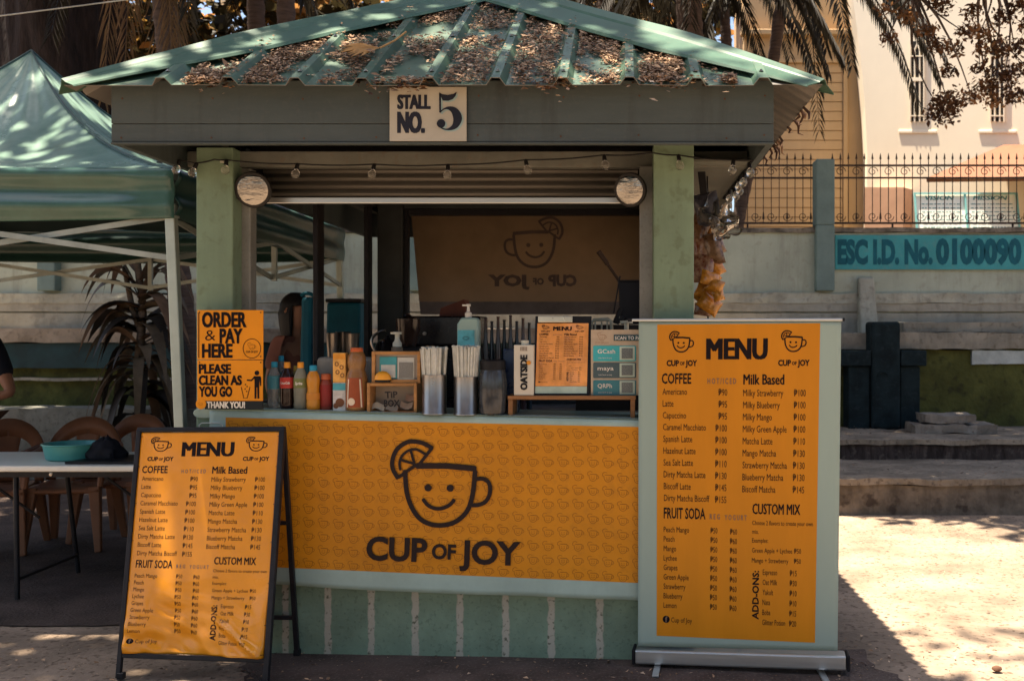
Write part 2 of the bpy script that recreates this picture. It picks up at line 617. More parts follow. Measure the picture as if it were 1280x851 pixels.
def menu_layout(mi, mt, ms, fmap, detail=True):
    """the menu's whole lettering in the roll-up's photo pixels (822..1025 x 405..800). mi: bold, mt: thin, ms: pale"""
    T = lambda *a, **k: put_text(mt, fmap, *a, **k)
    B = lambda *a, **k: put_text(mi, fmap, *a, **k)
    B('MENU', 884, 449, 27, width=77, bold=.05, res=3)
    for cx in (853, 993):
        put_cup(mi, fmap, cx, 427, 31, lw=1.15)
        B('CUP', cx - 19, 457.5, 7.4, width=16, bold=.04)
        B('OF', cx - 2, 456.6, 4.4, width=6, bold=.03)
        B('JOY', cx + 5, 457.5, 7.4, width=15, bold=.04)
    B('COFFEE', 828, 479.8, 13.4, width=37.5, bold=.02)
    put_text(ms, fmap, 'H O T / I C E D', 886, 480, 7.2, width=36, bold=.02)
    B('Milk Based', 931, 480.8, 13.4, width=51, bold=.025)
    L = [('Americano', 90), ('Latte', 95), ('Capuccino', 95), ('Caramel Macchiato', 100), ('Spanish Latte', 100), ('Hazelnut Latte', 100), ('Sea Salt Latte', 110),
         ('Dirty Matcha Latte', 130), ('Biscoff Latte', 145), ('Dirty Matcha Biscoff', 155)]
    Rr = [('Milky Strawberry', 100), ('Milky Blueberry', 100), ('Milky Mango', 100), ('Milky Green Apple', 100), ('Matcha Latte', 110), ('Mango Matcha', 130),
          ('Strawberry Matcha', 130), ('Blueberry Matcha', 130), ('Biscoff Matcha', 145)]
    for i, (n, p) in enumerate(L):
        y = 494 + 14.95 * i
        T(n, 829 + .25 * i, y, 8.6, sx=.60)
        T('\u20b1%d' % p, 911, y + 1, 8.8, sx=.58, align='r')
    for i, (n, p) in enumerate(Rr):
        y = 495.5 + 15.0 * i
        T(n, 931, y, 8.8, sx=.60)
        T('\u20b1%d' % p, 994, y, 8.8, sx=.58)
    B('FRUIT SODA', 831, 650.3, 14, width=53.5, bold=.02)
    put_text(ms, fmap, 'R E G', 890, 650, 6.6, width=13, bold=.02)
    put_text(ms, fmap, 'Y O G U R T', 909, 650.5, 6.6, width=28, bold=.02)
    for i, n in enumerate(['Peach Mango', 'Peach', 'Mango', 'Lychee', 'Grapes', 'Green Apple', 'Strawberry', 'Blueberry', 'Lemon']):
        y = 668 + 12.0 * i
        T(n, 831, y, 7.4, sx=.62)
        T('\u20b150', 891, y, 7.4, sx=.55)
        T('\u20b160', 916, y + .8, 7.4, sx=.55)
    B('CUSTOM MIX', 944, 642.3, 13.6, width=60, bold=.025)
    T('Choose 2 flavors to create your own', 944, 656, 5.8, width=76)
    T('mix.', 944, 667, 5.8, sx=.66)
    T('Examples:', 944, 678, 5.8, sx=.66)
    T('Green Apple + Lychee', 944, 690.5, 6.2, width=50.5)
    T('\u20b150', 997, 690.5, 6.4, sx=.62)
    T('Mango + Strawberry', 944, 703, 6.2, width=46)
    T('\u20b150', 997, 703, 6.4, sx=.62)
    B('ADD-ONS:', 953, 774, 8.2, width=61, bold=.03, rot=math.pi / 2)
    for i, (n, p) in enumerate([('Espresso', 15), ('Oat Milk', 30), ('Yakult', 10), ('Nata', 10), ('Boba', 15), ('Glitter Potion', 20)]):
        y = 718 + 12.5 * i
        T(n, 958, y, 7.3, sx=.52)
        T('\u20b1%d' % p, 992, y + .5, 7.3, sx=.56)
    T('Cup of Joy', 841, 782, 6.6, sx=.7)
    vs, fs = disc2(834.5, 778.5, 4.6, 20)
    flat(mi, vs, fs, lambda v, o: fmap(v[0], v[1], o), .0015)
    put_text(ms, fmap, 'f', 833.2, 782, 7.5, sx=.8, bold=.03, off=.0024)


# ================================================================== THE SETTING
# ground: one sheet to the horizon, finer near the stall
GROUND = mat('ground_concrete', (.262, .197, .142), .9, var=.36, vs=1.6, bump=.35, bs=38, speck=.8, speck_col=(.085, .058, .04), speck_s=34, spec=.2)


def ground_h(x, y):
    q = Vector((x * .9, y * .9, 0))
    return .008 * noise.noise(q) + .004 * noise.noise(q * 5)


mb = MB()
gx = [-150, -60, -25, -14, -9] + [-7 + .2 * i for i in range(71)] + [9, 14, 25, 60, 150]
gy = [-150, -60, -25, -10, -3, 1] + [2.4 + .2 * i for i in range(44)] + [13, 20, 30, 60, 200]
vs = []
for y in gy:
    for x in gx:
        inside = -7 < x < 7 and 2.4 <= y < 11
        vs.append((x, y, ground_h(x, y) - .006 if inside else -.008))
fs = []
for j in range(len(gy) - 1):
    for i in range(len(gx) - 1):
        a = j * len(gx) + i
        fs.append((a, a + 1, a + len(gx) + 1, a + len(gx)))
mb.add(vs, fs)
tag(mb.build('ground', GROUND, smooth=True, recalc=False), kind='structure')
# worn darker apron of old asphalt in front of the stall
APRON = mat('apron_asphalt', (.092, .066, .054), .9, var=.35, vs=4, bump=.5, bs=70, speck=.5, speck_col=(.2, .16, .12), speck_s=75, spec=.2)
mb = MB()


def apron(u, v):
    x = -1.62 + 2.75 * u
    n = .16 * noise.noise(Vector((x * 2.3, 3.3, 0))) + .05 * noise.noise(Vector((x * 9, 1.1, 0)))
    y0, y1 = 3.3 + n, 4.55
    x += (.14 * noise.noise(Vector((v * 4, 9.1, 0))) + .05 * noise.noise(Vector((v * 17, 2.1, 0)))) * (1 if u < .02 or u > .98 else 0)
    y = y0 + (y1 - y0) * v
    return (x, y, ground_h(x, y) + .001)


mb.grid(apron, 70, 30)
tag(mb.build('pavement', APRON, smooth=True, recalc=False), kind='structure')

# dark ground sheet with the tent's shade put into its colour
TENT_SHADE = mat('painted_tent_shade', (.075, .055, .045), .95, var=.35, vs=3, bump=.5, bs=60, speck=.5, speck_col=(.14, .11, .085), speck_s=60, spec=.15)
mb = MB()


def tent_shade_sheet(u, v):
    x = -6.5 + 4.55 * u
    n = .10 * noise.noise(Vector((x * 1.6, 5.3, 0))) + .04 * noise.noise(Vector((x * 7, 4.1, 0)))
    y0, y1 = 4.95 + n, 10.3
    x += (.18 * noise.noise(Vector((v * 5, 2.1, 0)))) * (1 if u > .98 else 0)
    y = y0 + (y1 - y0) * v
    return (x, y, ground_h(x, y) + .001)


mb.grid(tent_shade_sheet, 60, 40)
tag(mb.build('tent_shade_sheet', TENT_SHADE, smooth=True, recalc=False), kind='structure')

# stepped terrace behind
STEP = mat('step_concrete', (.25, .20, .145), .9, var=.35, vs=2.6, bump=.5, bs=30, speck=.6, speck_col=(.06, .045, .035), speck_s=24, streak=.6, spec=.2)
mb = MB()
mb.rough_box(.6, 9, 7.9, 9.3, .235, .285, .07, .014)
mb.rough_box(.6, 9, 9.1, 10.5, .42, .465, .07, .014, seed=3)
mb.build('steps', STEP)['kind'] = 'structure'
mb = MB()
mb.rough_box(.6, 9, 7.925, 9.3, -.15, .232, .06, .018, freq=4)
mb.build('step_riser', mat('stained_riser', (.17, .135, .10), .95, var=.4, vs=5, bump=.6, bs=22, speck=.8, speck_col=(.045, .032, .025), speck_s=9, streak=.6), smooth=True)['kind'] = 'structure'
mb = MB()
mb.rough_box(.6, 9, 9.13, 10.5, -.15, .417, .06, .016, freq=4, seed=3)
mb.build('step_riser', mat('dark_riser', (.055, .040, .034), .95, var=.5, vs=6, bump=.6, bs=22, speck=.6, speck_col=(.14, .11, .09), speck_s=15, stretch=(3, 1, .6)), smooth=True)['kind'] = 'structure'
mb = MB()
mb.box(-14, 14, 10.45, 60, -.2, 1.26)
mb.build('terrain', mat('upper_ground', (.16, .12, .075), .9, var=.4, vs=2))['kind'] = 'structure'

# boundary wall with plinth, ledges and the painted number panel
PLASTER = mat('wall_plaster', (.39, .425, .335), .8, var=.13, vs=1.4, bump=.15, bs=18, speck=.35, speck_col=(.26, .24, .19), speck_s=11, streak=.55, streak_col=(.15, .13, .10))
ROUGH = mat('rough_plaster', (.35, .345, .275), .9, var=.22, vs=3, bump=.5, bs=26, speck=.4, speck_col=(.12, .10, .08), speck_s=13, streak=.35, streak_col=(.12, .10, .08))
DIRTY = mat('stained_coping', (.19, .165, .13), .9, var=.5, vs=6, bump=.4, bs=30, speck=.6, speck_col=(.05, .045, .04), speck_s=20, streak=.6)
MOSS = mat('mossy_wall', (.070, .072, .020), .95, var=.35, vs=3.2, bump=.7, bs=22, speck=.6, speck_col=(.022, .022, .012), speck_s=9)
LEDGE = mat('ledge_concrete', (.25, .225, .175), .85, var=.28, vs=3, bump=.35, bs=24, speck=.5, speck_col=(.11, .09, .06), speck_s=17, streak=.4)
PIL = mat('pilaster_paint', (.155, .215, .195), .7, var=.12, vs=4, bump=.15, bs=25, streak=.25, streak_col=(.07, .1, .09))
TEAL = mat('teal_paint', (.06, .30, .32), .7, var=.12, vs=4, bump=.12, bs=30, speck=.4, speck_col=(.12, .26, .25), speck_s=20)
TEAL_DARK = mat('dark_teal_paint', (.008, .10, .135), .6, var=.15, vs=12)
wall = thing('boundary_wall', 'long stained plaster wall behind the stall carrying the iron railing', 'wall', (0, 11, 0))
mb = MB()
mb.rough_box(-14, 9, 11, 11.22, 1.2, 2.545, .16, .012, freq=1.5)
mb.build('wall_body', PLASTER, wall, smooth=True)
mb = MB()
mb.rough_box(-14, 9, 10.965, 11.25, 2.548, 2.60, .06, .014, freq=5)
mb.build('coping', DIRTY, wall)
mb = MB()
mb.rough_box(-14, 9, 10.925, 11.05, 1.765, 1.875, .045, .016, freq=5)
mb.build('plaster_ledge', ROUGH, wall)
mb = MB()
mb.rough_box(-14, 9, 10.935, 11.05, 1.675, 1.768, .07, .006, freq=4, seed=5)
mb.rough_box(-14, 9, 10.94, 11.05, 1.30, 1.658, .08, .008, freq=4, seed=8)
mb.build('plinth', mat('plinth_plaster', (.30, .285, .23), .9, var=.16, vs=3, bump=.4, bs=24, speck=.35, speck_col=(.12, .10, .08), speck_s=10, streak=.3), wall)
for px in (-427, 59, 521, 1031.5):
    x = XX(px, 10.9)
    mb = MB()
    mb.box(x - .1, x + .1, 10.87, 11.0, 1.90, 2.62)
    mb.box(x - .1, x + .1, 10.87, 11.12, 2.62, 3.34)
    mb.build('pilaster', PIL, wall, bevel=.012)
mb = MB()
x0 = XX(1075, 10.8)
mb.hexa([(x0, 10.70, 1.25), (x0 + .2, 10.70, 1.25), (x0 + .2, 10.98, 1.25), (x0, 10.98, 1.25), (x0 + .01, 10.90, 2.05), (x0 + .18, 10.90, 2.05), (x0 + .18, 10.98, 2.05), (x0 + .01, 10.98, 2.05)])
mb.build('buttress', ROUGH, wall, bevel=.02)
mb = MB()
mb.box(XX(1044, 10.97), 7.5, 10.965, 10.99, ZZ(337, 10.97), ZZ(294, 10.97))
pan = mb.build('painted_panel', TEAL, wall)
fm = lambda x, y, o=0.: Vector((XX(x, 10.96), 10.963 - o, ZZ(y, 10.96)))
mb = MB()
put_text(mb, fm, 'ESC I.D. No.', 1047, 328.5, 29, width=119, bold=.055, res=3)
put_text(mb, fm, '0100090', 1170, 328.5, 30, width=107, bold=.055, res=3)
mb.build('lettering', TEAL_DARK, pan)

# retaining wall: moss face, dark band, ledges (below the boundary wall)
ret = thing('retaining_wall', 'mossy retaining wall with pale ledge below the plaster wall', 'wall', (0, 10.4, 0))
mb = MB()
mb.rough_box(-14, 9, 10.42, 10.9, 0, 1.27, .10, .03, freq=2.2)
mb.build('mossy_face', MOSS, ret, smooth=True)
mb = MB()
mb.rough_box(XX(1050, 10.4) - .6, 9, 10.36, 10.95, 1.275, 1.44, .08, .014, freq=4)
mb.rough_box(XX(1130, 10.6), XX(1279, 10.6), 10.6, 10.95, 1.45, 1.555, .07, .012, freq=4)
mb.build('ledge', LEDGE, ret)
mb = MB()
mb.rough_box(-14, 1.6, 10.30, 10.9, 1.34, 1.485, .09, .014, freq=4)
mb.build('ledge', mat('ledge_brown', (.25, .20, .145), .85, var=.3, vs=3, bump=.3, bs=24, speck=.4, speck_col=(.09, .07, .05), speck_s=17), ret)
mb = MB()
mb.rough_box(-14, 1.5, 10.34, 10.9, 1.075, 1.335, .1, .012, freq=3)
mb.build('dark_band', mat('dark_green_paint', (.012, .034, .036), .6, var=.3, vs=5), ret)
mb = MB()
mb.rough_box(-14, -4.5, 10.36, 10.6, .945, .975, .1, .01)
mb.build('thin_ledge', LEDGE, ret)
mb = MB()
mb.rough_box(XX(1215, 10.38), XX(1300, 10.38), 10.38, 10.6, ZZ(455, 10.38), ZZ(438, 10.38), .05, .01, freq=6)
mb.build('pale_patch', mat('pale_block', (.38, .41, .38), .8, var=.15, vs=8, bump=.2), ret)
mb = MB()
mb.rough_box(-9, -3.4, 9.75, 10.2, 0, .70, .1, .016, freq=4)
tag(mb.build('concrete_bench', mat('bench_concrete', (.145, .145, .12), .85, var=.25, vs=4, bump=.2, speck=.4, speck_s=30)), 'long low concrete bench block running behind the white table and chairs', 'bench')

# dark pedestal before the moss wall, and two broken slabs
ped = thing('concrete_pedestal', 'dark green painted cross shaped concrete pedestal against the mossy wall', 'pedestal', P(1107, 533, 10.1) * Vector((1, 1, 0)) + Vector((0, 0, .46)))
DG = mat('pedestal_paint', (.011, .019, .021), .75, spec=.1, var=.35, vs=6, bump=.2, speck=.4, speck_col=(.03, .04, .045), speck_s=20)
Yp = 10.1
mb = MB()
mb.box(XX(1090, Yp), XX(1126, Yp), Yp, Yp + .3, .46, ZZ(402, Yp))
mb.build('pillar', DG, ped, bevel=.03)
mb = MB()
mb.box(XX(1062, Yp), XX(1089, Yp), Yp + .05, Yp + .3, .46, ZZ(458, Yp))
mb.build('base_block', DG, ped, bevel=.012)
mb = MB()
mb.box(XX(1127, Yp), XX(1152, Yp), Yp + .05, Yp + .3, .46, ZZ(458, Yp))
mb.build('base_block', DG, ped, bevel=.012)
mb = MB()
mb.box(XX(1046, Yp), XX(1089.5, Yp), Yp + .01, Yp + .3, ZZ(457.5, Yp), ZZ(438, Yp))
mb.build('cap_block', DG, ped, bevel=.012)
mb = MB()
mb.box(XX(1126.5, Yp), XX(1159, Yp), Yp + .01, Yp + .3, ZZ(457.5, Yp), ZZ(438, Yp))
mb.build('cap_block', DG, ped, bevel=.012)
mb = MB()
mb.tube([P(1104 + 6 * math.cos(a), 470 - 5 * math.sin(a), Yp - .01) for a in [i * math.pi / 8 for i in range(9)]] , .008)
mb.build('hook', DG, ped)
SLABM = mat('broken_slab', (.21, .18, .145), .9, var=.3, vs=6, bump=.5, bs=25, speck=.5, speck_col=(.10, .07, .055), speck_s=18)
mb = MB()
mb.rough_box(XX(1139, 9.75), XX(1241, 9.75), 9.6, 9.98, .470, .556, .05, .024, freq=5, seed=2)
tag(mb.build('broken_slab', SLABM), 'wide broken concrete slab lying on the step beneath another slab', 'slab')
mb = MB()
mb.rough_box(XX(1152, 9.75), XX(1213, 9.75), 9.62, 9.95, .572, .650, .05, .018, freq=6, seed=6)
tag(mb.build('broken_slab', SLABM), 'smaller broken concrete slab resting on top of a wider slab', 'slab')

# iron railing between the pilasters on the wall
IRON = mat('railing_iron', (.055, .038, .03), .6, metal=.4, var=.4, vs=20)
labs = ['rusty iron railing bays with spikes over the wall left of the stall', 'rusty iron railing bay with spikes half hidden by the green stall', 'rusty iron railing bay with spikes just right of the stall roof', 'rusty iron railing bay with spikes above the teal number panel']
ends = [-427, 59, 521, 1031.5, 1518]
Yr = 11.1
for i in range(4):
    xa, xb = XX(ends[i], 10.9) + .12, XX(ends[i + 1], 10.9) - .12
    t = thing('iron_railing', labs[i], 'railing', ((xa + xb) / 2, Yr, 2.6), 'iron railing bays on the plaster wall')
    mb = MB()
    for py, h in ((207, .02), (222.5, .018), (279, .022)):
        mb.bar((xa - .03, Yr, ZZ(py, Yr)), (xb + .03, Yr, ZZ(py, Yr)), .02, h)
    for k in range(3):
        x = xa + (xb - xa) * (k + .5) / 3
        mb.bar((x, Yr, 2.58), (x, Yr, ZZ(279, Yr)), .018)
    mb.build('rail', IRON, t)
    n = int((xb - xa) / .0878)
    mb = MB()
    for k in range(n + 1):
        x = xa + (xb - xa) * k / n
        mb.bar((x, Yr, ZZ(279, Yr)), (x, Yr, ZZ(199, Yr)), .008)
        mb.bar((x, Yr, ZZ(199, Yr)), (x, Yr, ZZ(191.5, Yr)), .024, .012, w2=.003, h2=.003)
        if k % 3 == 0:
            mb.bar((x, Yr, ZZ(274, Yr)), (x, Yr, ZZ(266, Yr)), .024, .024, w2=.012, h2=.012)
    mb.build('bars', IRON, t)
    mb = MB()
    for k in range(0, n, 2):
        for sgn, zc in ((1, 214.7), (-1, 271)):
            x = xa + (xb - xa) * (k + 1) / n
            pts = [(x + .058 * math.cos(a) * (1 - .09 * a), Yr - .012, ZZ(zc, Yr) + sgn * .056 * math.sin(a) * (1 - .09 * a)) for a in [q * .45 for q in range(20)]]
            mb.tube(pts, .0045, 5)
    mb.build('scrolls', IRON, t)

# ------------------------------------------------------------------ building behind the fence on the right
CREAM = mat('cream_wall', (.86, .76, .58), .8, var=.04, vs=.6, bump=.04, bs=6, streak=.05, streak_col=(.5, .44, .34))
BEIGE = mat('beige_wall', (.56, .385, .205), .8, var=.07, vs=.8, bump=.05, bs=8, streak=.15, streak_col=(.30, .2, .11))
GLASS_DARK = mat('dark_window', (.03, .026, .022), .15, var=.3, vs=6)
bl = thing('church_building', 'cream and beige building with narrow arched windows behind the railing', 'building', (8, 20, 1.2))
Yb = 20.
FN = Vector((-.64, -.768, 0)).normalized()
FX0 = XX(1083, Yb)


def fp(px, py, o=0.):
    k = (px - CX) / F
    Y = (FX0 * FN.x + Yb * FN.y) / (FN.x * k + FN.y)
    return P(px, py, Y) + FN * o


def fbox(mb, a, b, c, d, o0, o1):
    q = [fp(a, d), fp(b, d), fp(b, c), fp(a, c)]
    mb.add([t_ + FN * o1 for t_ in q] + [t_ + FN * o0 for t_ in q], [(0, 1, 2, 3), (7, 6, 5, 4), (1, 0, 4, 5), (2, 1, 5, 6), (3, 2, 6, 7), (0, 3, 7, 4)])


arc = [(1060, -60), (1062, -30), (1066, 0), (1072, 40), (1077, 85), (1081, 130), (1084, 190), (1084, 480)]
mb = MB()
out = [fp(a_, b_) for a_, b_ in arc] + [fp(1900, 480), fp(1900, -60)]
bk = [q + Vector((.9, 4.5, 0)) for q in out]
k_ = len(out)
mb.add(out + bk, [tuple(range(k_)), tuple(range(2 * k_ - 1, k_ - 1, -1))] + [((i + 1) % k_, i, k_ + i, k_ + (i + 1) % k_) for i in range(k_)])
mb.build('facade', CREAM, bl)
YW = 22.
mb = MB()
mb.box(XX(930, YW), XX(1100, YW), YW, YW + 2, .2, ZZ(-60, YW))
mb.build('wing', BEIGE, bl)
mb = MB()
mb.box(XX(925, YW), XX(1090, YW), YW - .22, YW - .002, ZZ(47, YW), ZZ(40, YW))
mb.build('cornice', BEIGE, bl, bevel=.02)
mb = MB()
Yl = YW - .03
for k in range(24):
    y0 = 80 + 12 * k
    mb.hexa([(XX(935, Yl), Yl - .016, ZZ(y0 + 11.2, Yl)), (XX(1053, Yl), Yl - .016, ZZ(y0 + 11.2, Yl)), (XX(1053, Yl), Yl + .04, ZZ(y0 + 11.2, Yl)), (XX(935, Yl), Yl + .04, ZZ(y0 + 11.2, Yl)),
             (XX(935, Yl), Yl - .005, ZZ(y0, Yl)), (XX(1053, Yl), Yl - .005, ZZ(y0, Yl)), (XX(1053, Yl), Yl + .04, ZZ(y0, Yl)), (XX(935, Yl), Yl + .04, ZZ(y0, Yl))])
mb.build('louvre_panel', BEIGE, bl)
mb = MB()
mb.box(XX(1053.5, Yl), XX(1059, Yl), Yl - .07, Yl + .03, ZZ(360, Yl), ZZ(75, Yl))
mb.box(XX(935, Yl), XX(1053, Yl), Yl - .07, Yl + .03, ZZ(79.6, Yl), ZZ(75, Yl))
mb.build('louvre_frame', BEIGE, bl, bevel=.01)
for cx in (1147.5, 1247.5, 1347.5):
    mb = MB()
    fbox(mb, cx - 8, cx + 8, 52, 152, -.02, .012)
    wnd = mb.build('window', GLASS_DARK, bl)
    mb = MB()
    g = lambda a_, b_: fp(a_, b_, .03)
    for q in (-8.5, 8.5):
        mb.bar(g(cx + q, 153), g(cx + q, 51), .02, .05, up=FN)
    for q in (-3.2, 3.2):
        mb.bar(g(cx + q, 153), g(cx + q, 63), .02, .04, up=FN)
    for q in (71, 145.5):
        mb.bar(g(cx - 8, q), g(cx + 8, q), .02, .05, up=FN)
    mb.bar(g(cx - 8, 100), g(cx + 8, 100), .07, .05, up=FN)
    mb.bar(g(cx - 3.2, 63), g(cx, 56), .02, .04, up=FN)
    mb.bar(g(cx + 3.2, 63), g(cx, 56), .02, .04, up=FN)
    mb.bar(g(cx, 52), g(cx, 57), .02, .04, up=FN)
    mb.build('glazing_bars', CREAM, wnd)
    mb = MB()
    fbox(mb, cx - 24, cx + 24, 163, 167, .002, .025)
    mb.build('sill', CREAM, wnd, bevel=.01)
mb = MB()
mb.add([fp(1255, 181, .01), fp(1420, 181, .01), fp(1450, 237, 2.0), fp(1190, 232, 1.2)], [(0, 1, 2, 3)])
mb.build('awning', mat('peach_roof', (.19, .085, .045), .7, var=.08), bl, solid=(.08, -1))
mb = MB()
fbox(mb, 1092, 1140, 237, 420, .002, .4)
mb.build('porch_block', mat('peach_wall', (.60, .36, .23), .8, var=.06), bl)
bd = thing('notice_board', 'pale notice board titled vision and mission behind the railing', 'board', P(1213, 300, 17))
Yn = 17.


def tilt(mb):
    z0 = ZZ(296, Yn)
    mb.v = [Vector((v.x, v.y + max(0, v.z - z0) * .24, v.z)) for v in mb.v]
    return mb


SKYPALE = mat('board_white', (.86, .86, .74), .6, var=.04)
SKYFR = mat('board_teal', (.20, .46, .44), .6, var=.08)
mb = MB()
mb.box(XX(1148, Yn), XX(1276, Yn), Yn, Yn + .04, ZZ(296, Yn), ZZ(241, Yn))
tilt(mb).build('panel', SKYPALE, bd)
mb = MB()
for a in (1147, 1210.5, 1276):
    mb.bar(P(a, 300, Yn - .02), P(a, 239, Yn - .02), .028, .04)
for b in (240, 296):
    mb.bar(P(1147, b, Yn - .03), P(1276, b, Yn - .03), .04, .028)
for a in (1160, 1264):
    mb.bar(P(a, 296, Yn + .03), (XX(a, Yn), Yn + .03, 1.2), .05)
tilt(mb).build('frame', SKYFR, bd)
fm = lambda x, y, o=0.: Vector((XX(x, Yn), Yn - .003 - o, ZZ(y, Yn)))
mb = MB()
put_text(mb, fm, 'VISION', 1160, 248.5, 5.5, width=37, bold=.03, shear=.25)
put_text(mb, fm, 'MISSION', 1220, 248.5, 5.5, width=44, bold=.03, shear=.25)
for cx, ww in ((1155, 48), (1217, 52)):
    for r_ in range(8):
        y = 254.5 + 5 * r_
        q = cx
        while q < cx + ww * (1 if r_ < 7 else .5):
            w_ = rnd.uniform(2, 7)
            mb.add([fm(q, y, .001), fm(q + w_, y, .001), fm(q + w_, y - 1.1, .001), fm(q, y - 1.1, .001)], [(0, 1, 2, 3)])
            q += w_ + 1.4
tilt(mb).build('lettering', mat('board_ink', (.06, .22, .22), .6), bd)

# ------------------------------------------------------------------ trees
BARK = mat('dark_bark', (.020, .014, .012), .95, var=.5, vs=5, stretch=(3, 3, .6), bump=1.0, bs=13)
PALM_BARK = mat('palm_bark', (.085, .06, .048), .9, var=.3, vs=4, stretch=(1, 1, 9), bump=.8, bs=5)
BR_BARK = mat('branch_bark', (.12, .08, .055), .9, var=.4, vs=8, bump=.5)
LEAFS = [mat('leaf_dark', (.045, .034, .012), .55, var=.4, vs=1.2, translucent=.35), mat('leaf_olive', (.11, .078, .020), .5, var=.4, vs=1.2, translucent=.4), mat('leaf_ochre', (.30, .15, .035), .5, var=.35, vs=1.2, translucent=.45)]
FAR = [mat('far_leaf_dark', (.035, .028, .012), .6, var=.4, vs=.8, translucent=.35), mat('far_leaf_gold', (.26, .145, .035), .6, var=.4, vs=.8, translucent=.45), mat('far_leaf_orange', (.42, .20, .06), .6, var=.35, vs=.8, translucent=.45)]


def leaves(mb, clumps, n, size, rr, weights=(.5, .35, .15), flatten=.8, droop=0.):
    tot = sum(r ** 2 for _, r in clumps)
    for c, r in clumps:
        c = Vector(c)
        base = rr.choices((0, 1, 2), weights)[0]
        for _ in range(max(1, int(n * r * r / tot))):
            d = Vector((rr.gauss(0, 1), rr.gauss(0, 1), rr.gauss(0, flatten)))
            d = d.normalized() * r * (rr.random() ** .45) * rr.uniform(.75, 1.15)
            d.z *= flatten
            p = c + d
            u = Vector((rr.gauss(0, 1), rr.gauss(0, 1), rr.gauss(-droop, .6))).normalized()
            w = u.cross(Vector((rr.gauss(0, .6), rr.gauss(0, .6), 1))).normalized()
            s = size * rr.uniform(.55, 1.3)
            mb.mi = base if rr.random() < .7 else rr.choices((0, 1, 2), weights)[0]
            mb.add([p - u * s * .5, p + w * s * .24, p + u * s * .5, p - w * s * .24], [(0, 1, 2, 3)])
    mb.mi = 0


def limb(mb, a, b, r0, r1, rr, bend=.15, n=7):
    a, b = Vector(a), Vector(b)
    L_ = (b - a).length
    k = Vector((rr.gauss(0, 1), rr.gauss(0, 1), rr.gauss(0, .5))) * bend * L_
    pts = [a.lerp(b, i / n) + k * math.sin(math.pi * i / n) for i in range(n + 1)]
    mb.tube(pts, [r0 + (r1 - r0) * i / n for i in range(n + 1)], 9)
    return pts


def tree(name, label, base, h, r, trunk_r, n, size, seed, mats=LEAFS, weights=(.5, .35, .15), group=None, cz=.72, ncl=26, flatten=.75, zr=None):
    rr = random.Random(seed)
    t = thing(name, label, 'tree', base, group)
    base = Vector(base)
    mb = MB()
    top = base + Vector((rr.uniform(-.3, .3), rr.uniform(-.2, .2), h * .62))
    limb(mb, base + Vector((0, 0, -.2)), top, trunk_r * 1.15, trunk_r * .7, rr, .02)
    cl = []
    for i in range(ncl):
        a = rr.uniform(0, 2 * math.pi)
        q = r * math.sqrt(rr.random()) * .85
        z = h * cz + (rr.uniform(-1, 1) * (zr or h * .26))
        c = base + Vector((q * math.cos(a), q * math.sin(a), z))
        cl.append((c, r * rr.uniform(.2, .36)))
        if i < 9:
            limb(mb, top + Vector((0, 0, -rr.uniform(0, h * .25))), c, trunk_r * .35, trunk_r * .06, rr, .1, 5)
    mb.build('trunk', BARK if trunk_r > .2 else BR_BARK, t, smooth=True)
    mb = MB()
    leaves(mb, cl, n, size, rr, weights, flatten)
    mb.build('crown', mats, t, recalc=False)
    return t


# the big old tree behind the fence
bt = thing('big_tree', 'huge old tree with dark rough bark behind the tent peak', 'tree', (XX(82, 12.6), 12.6, 1.2))
mb = MB()


def big_trunk(u, v):
    a = 2 * math.pi * u
    z = 1.0 + 9 * v
    r = .66 + .1 * math.sin(a * 3 + z) + .05 * math.sin(a * 7 + 2 * z) + .35 * math.exp(-(z - 1) * .9)
    q = noise.noise(Vector((math.cos(a) * 3, math.sin(a) * 3, z * .8))) * .06 + noise.noise(Vector((math.cos(a) * 11, math.sin(a) * 11, z * 2))) * .03
    r += q
    return (XX(82, 12.6) + r * math.cos(a) - .02 * (z - 1), 12.6 + r * math.sin(a), z)


mb.grid(big_trunk, 60, 50)
rr = random.Random(3)
cl = []
for i in range(26):
    a = rr.uniform(0, 6.28)
    q = 5.0 * math.sqrt(rr.random())
    c = Vector((XX(82, 12.6) + q * math.cos(a) - .5, 13.4 + q * math.sin(a) * .7, rr.uniform(8.5, 11.5)))
    cl.append((c, rr.uniform(1.0, 1.9)))
    if i < 9:
        limb(mb, (XX(82, 12.6) - .2, 12.6, rr.uniform(6.5, 9)), c, .3, .05, rr, .1)
over = []  # unseen overhead leaf clumps, placed to shade roof, tent and ground
for i in range(74):
    c = Vector((rr.uniform(-8.6, -1.35) if i < 58 else rr.uniform(-4.2, -1.4), rr.uniform(4.6, 9.6) if i < 58 else rr.uniform(4.2, 6.6), rr.uniform(7.6, 9.6)))
    if (c.x < -4.6 and rr.random() < .4) or (c.y < 5.3 and -3.7 < c.x < -2.7):
        continue
    over.append((c, rr.uniform(.55, 1.0)))
for i in range(3):
    over.append((Vector((rr.uniform(-.7, .4), rr.uniform(4.1, 4.7), rr.uniform(7.6, 8.6))), rr.uniform(.22, .36)))
for i in range(9):
    over.append((Vector((rr.uniform(-5.4, -3.2), rr.uniform(4.4, 5.4), rr.uniform(7.6, 8.6))), rr.uniform(.4, .7)))
for i in range(16):
    over.append((Vector((rr.uniform(-8.5, -4.6), rr.uniform(8.3, 10.8), rr.uniform(7.6, 9.0))), rr.uniform(.6, .95)))
for k in range(6):
    limb(mb, (XX(82, 12.6) - .15, 12.4, rr.uniform(6.2, 8)), over[k * 7][0], .24, .04, rr, .08)
mb.build('trunk', BARK, bt, smooth=True)
mb = MB()
leaves(mb, over, 10500, .26, rr, (.5, .35, .15))
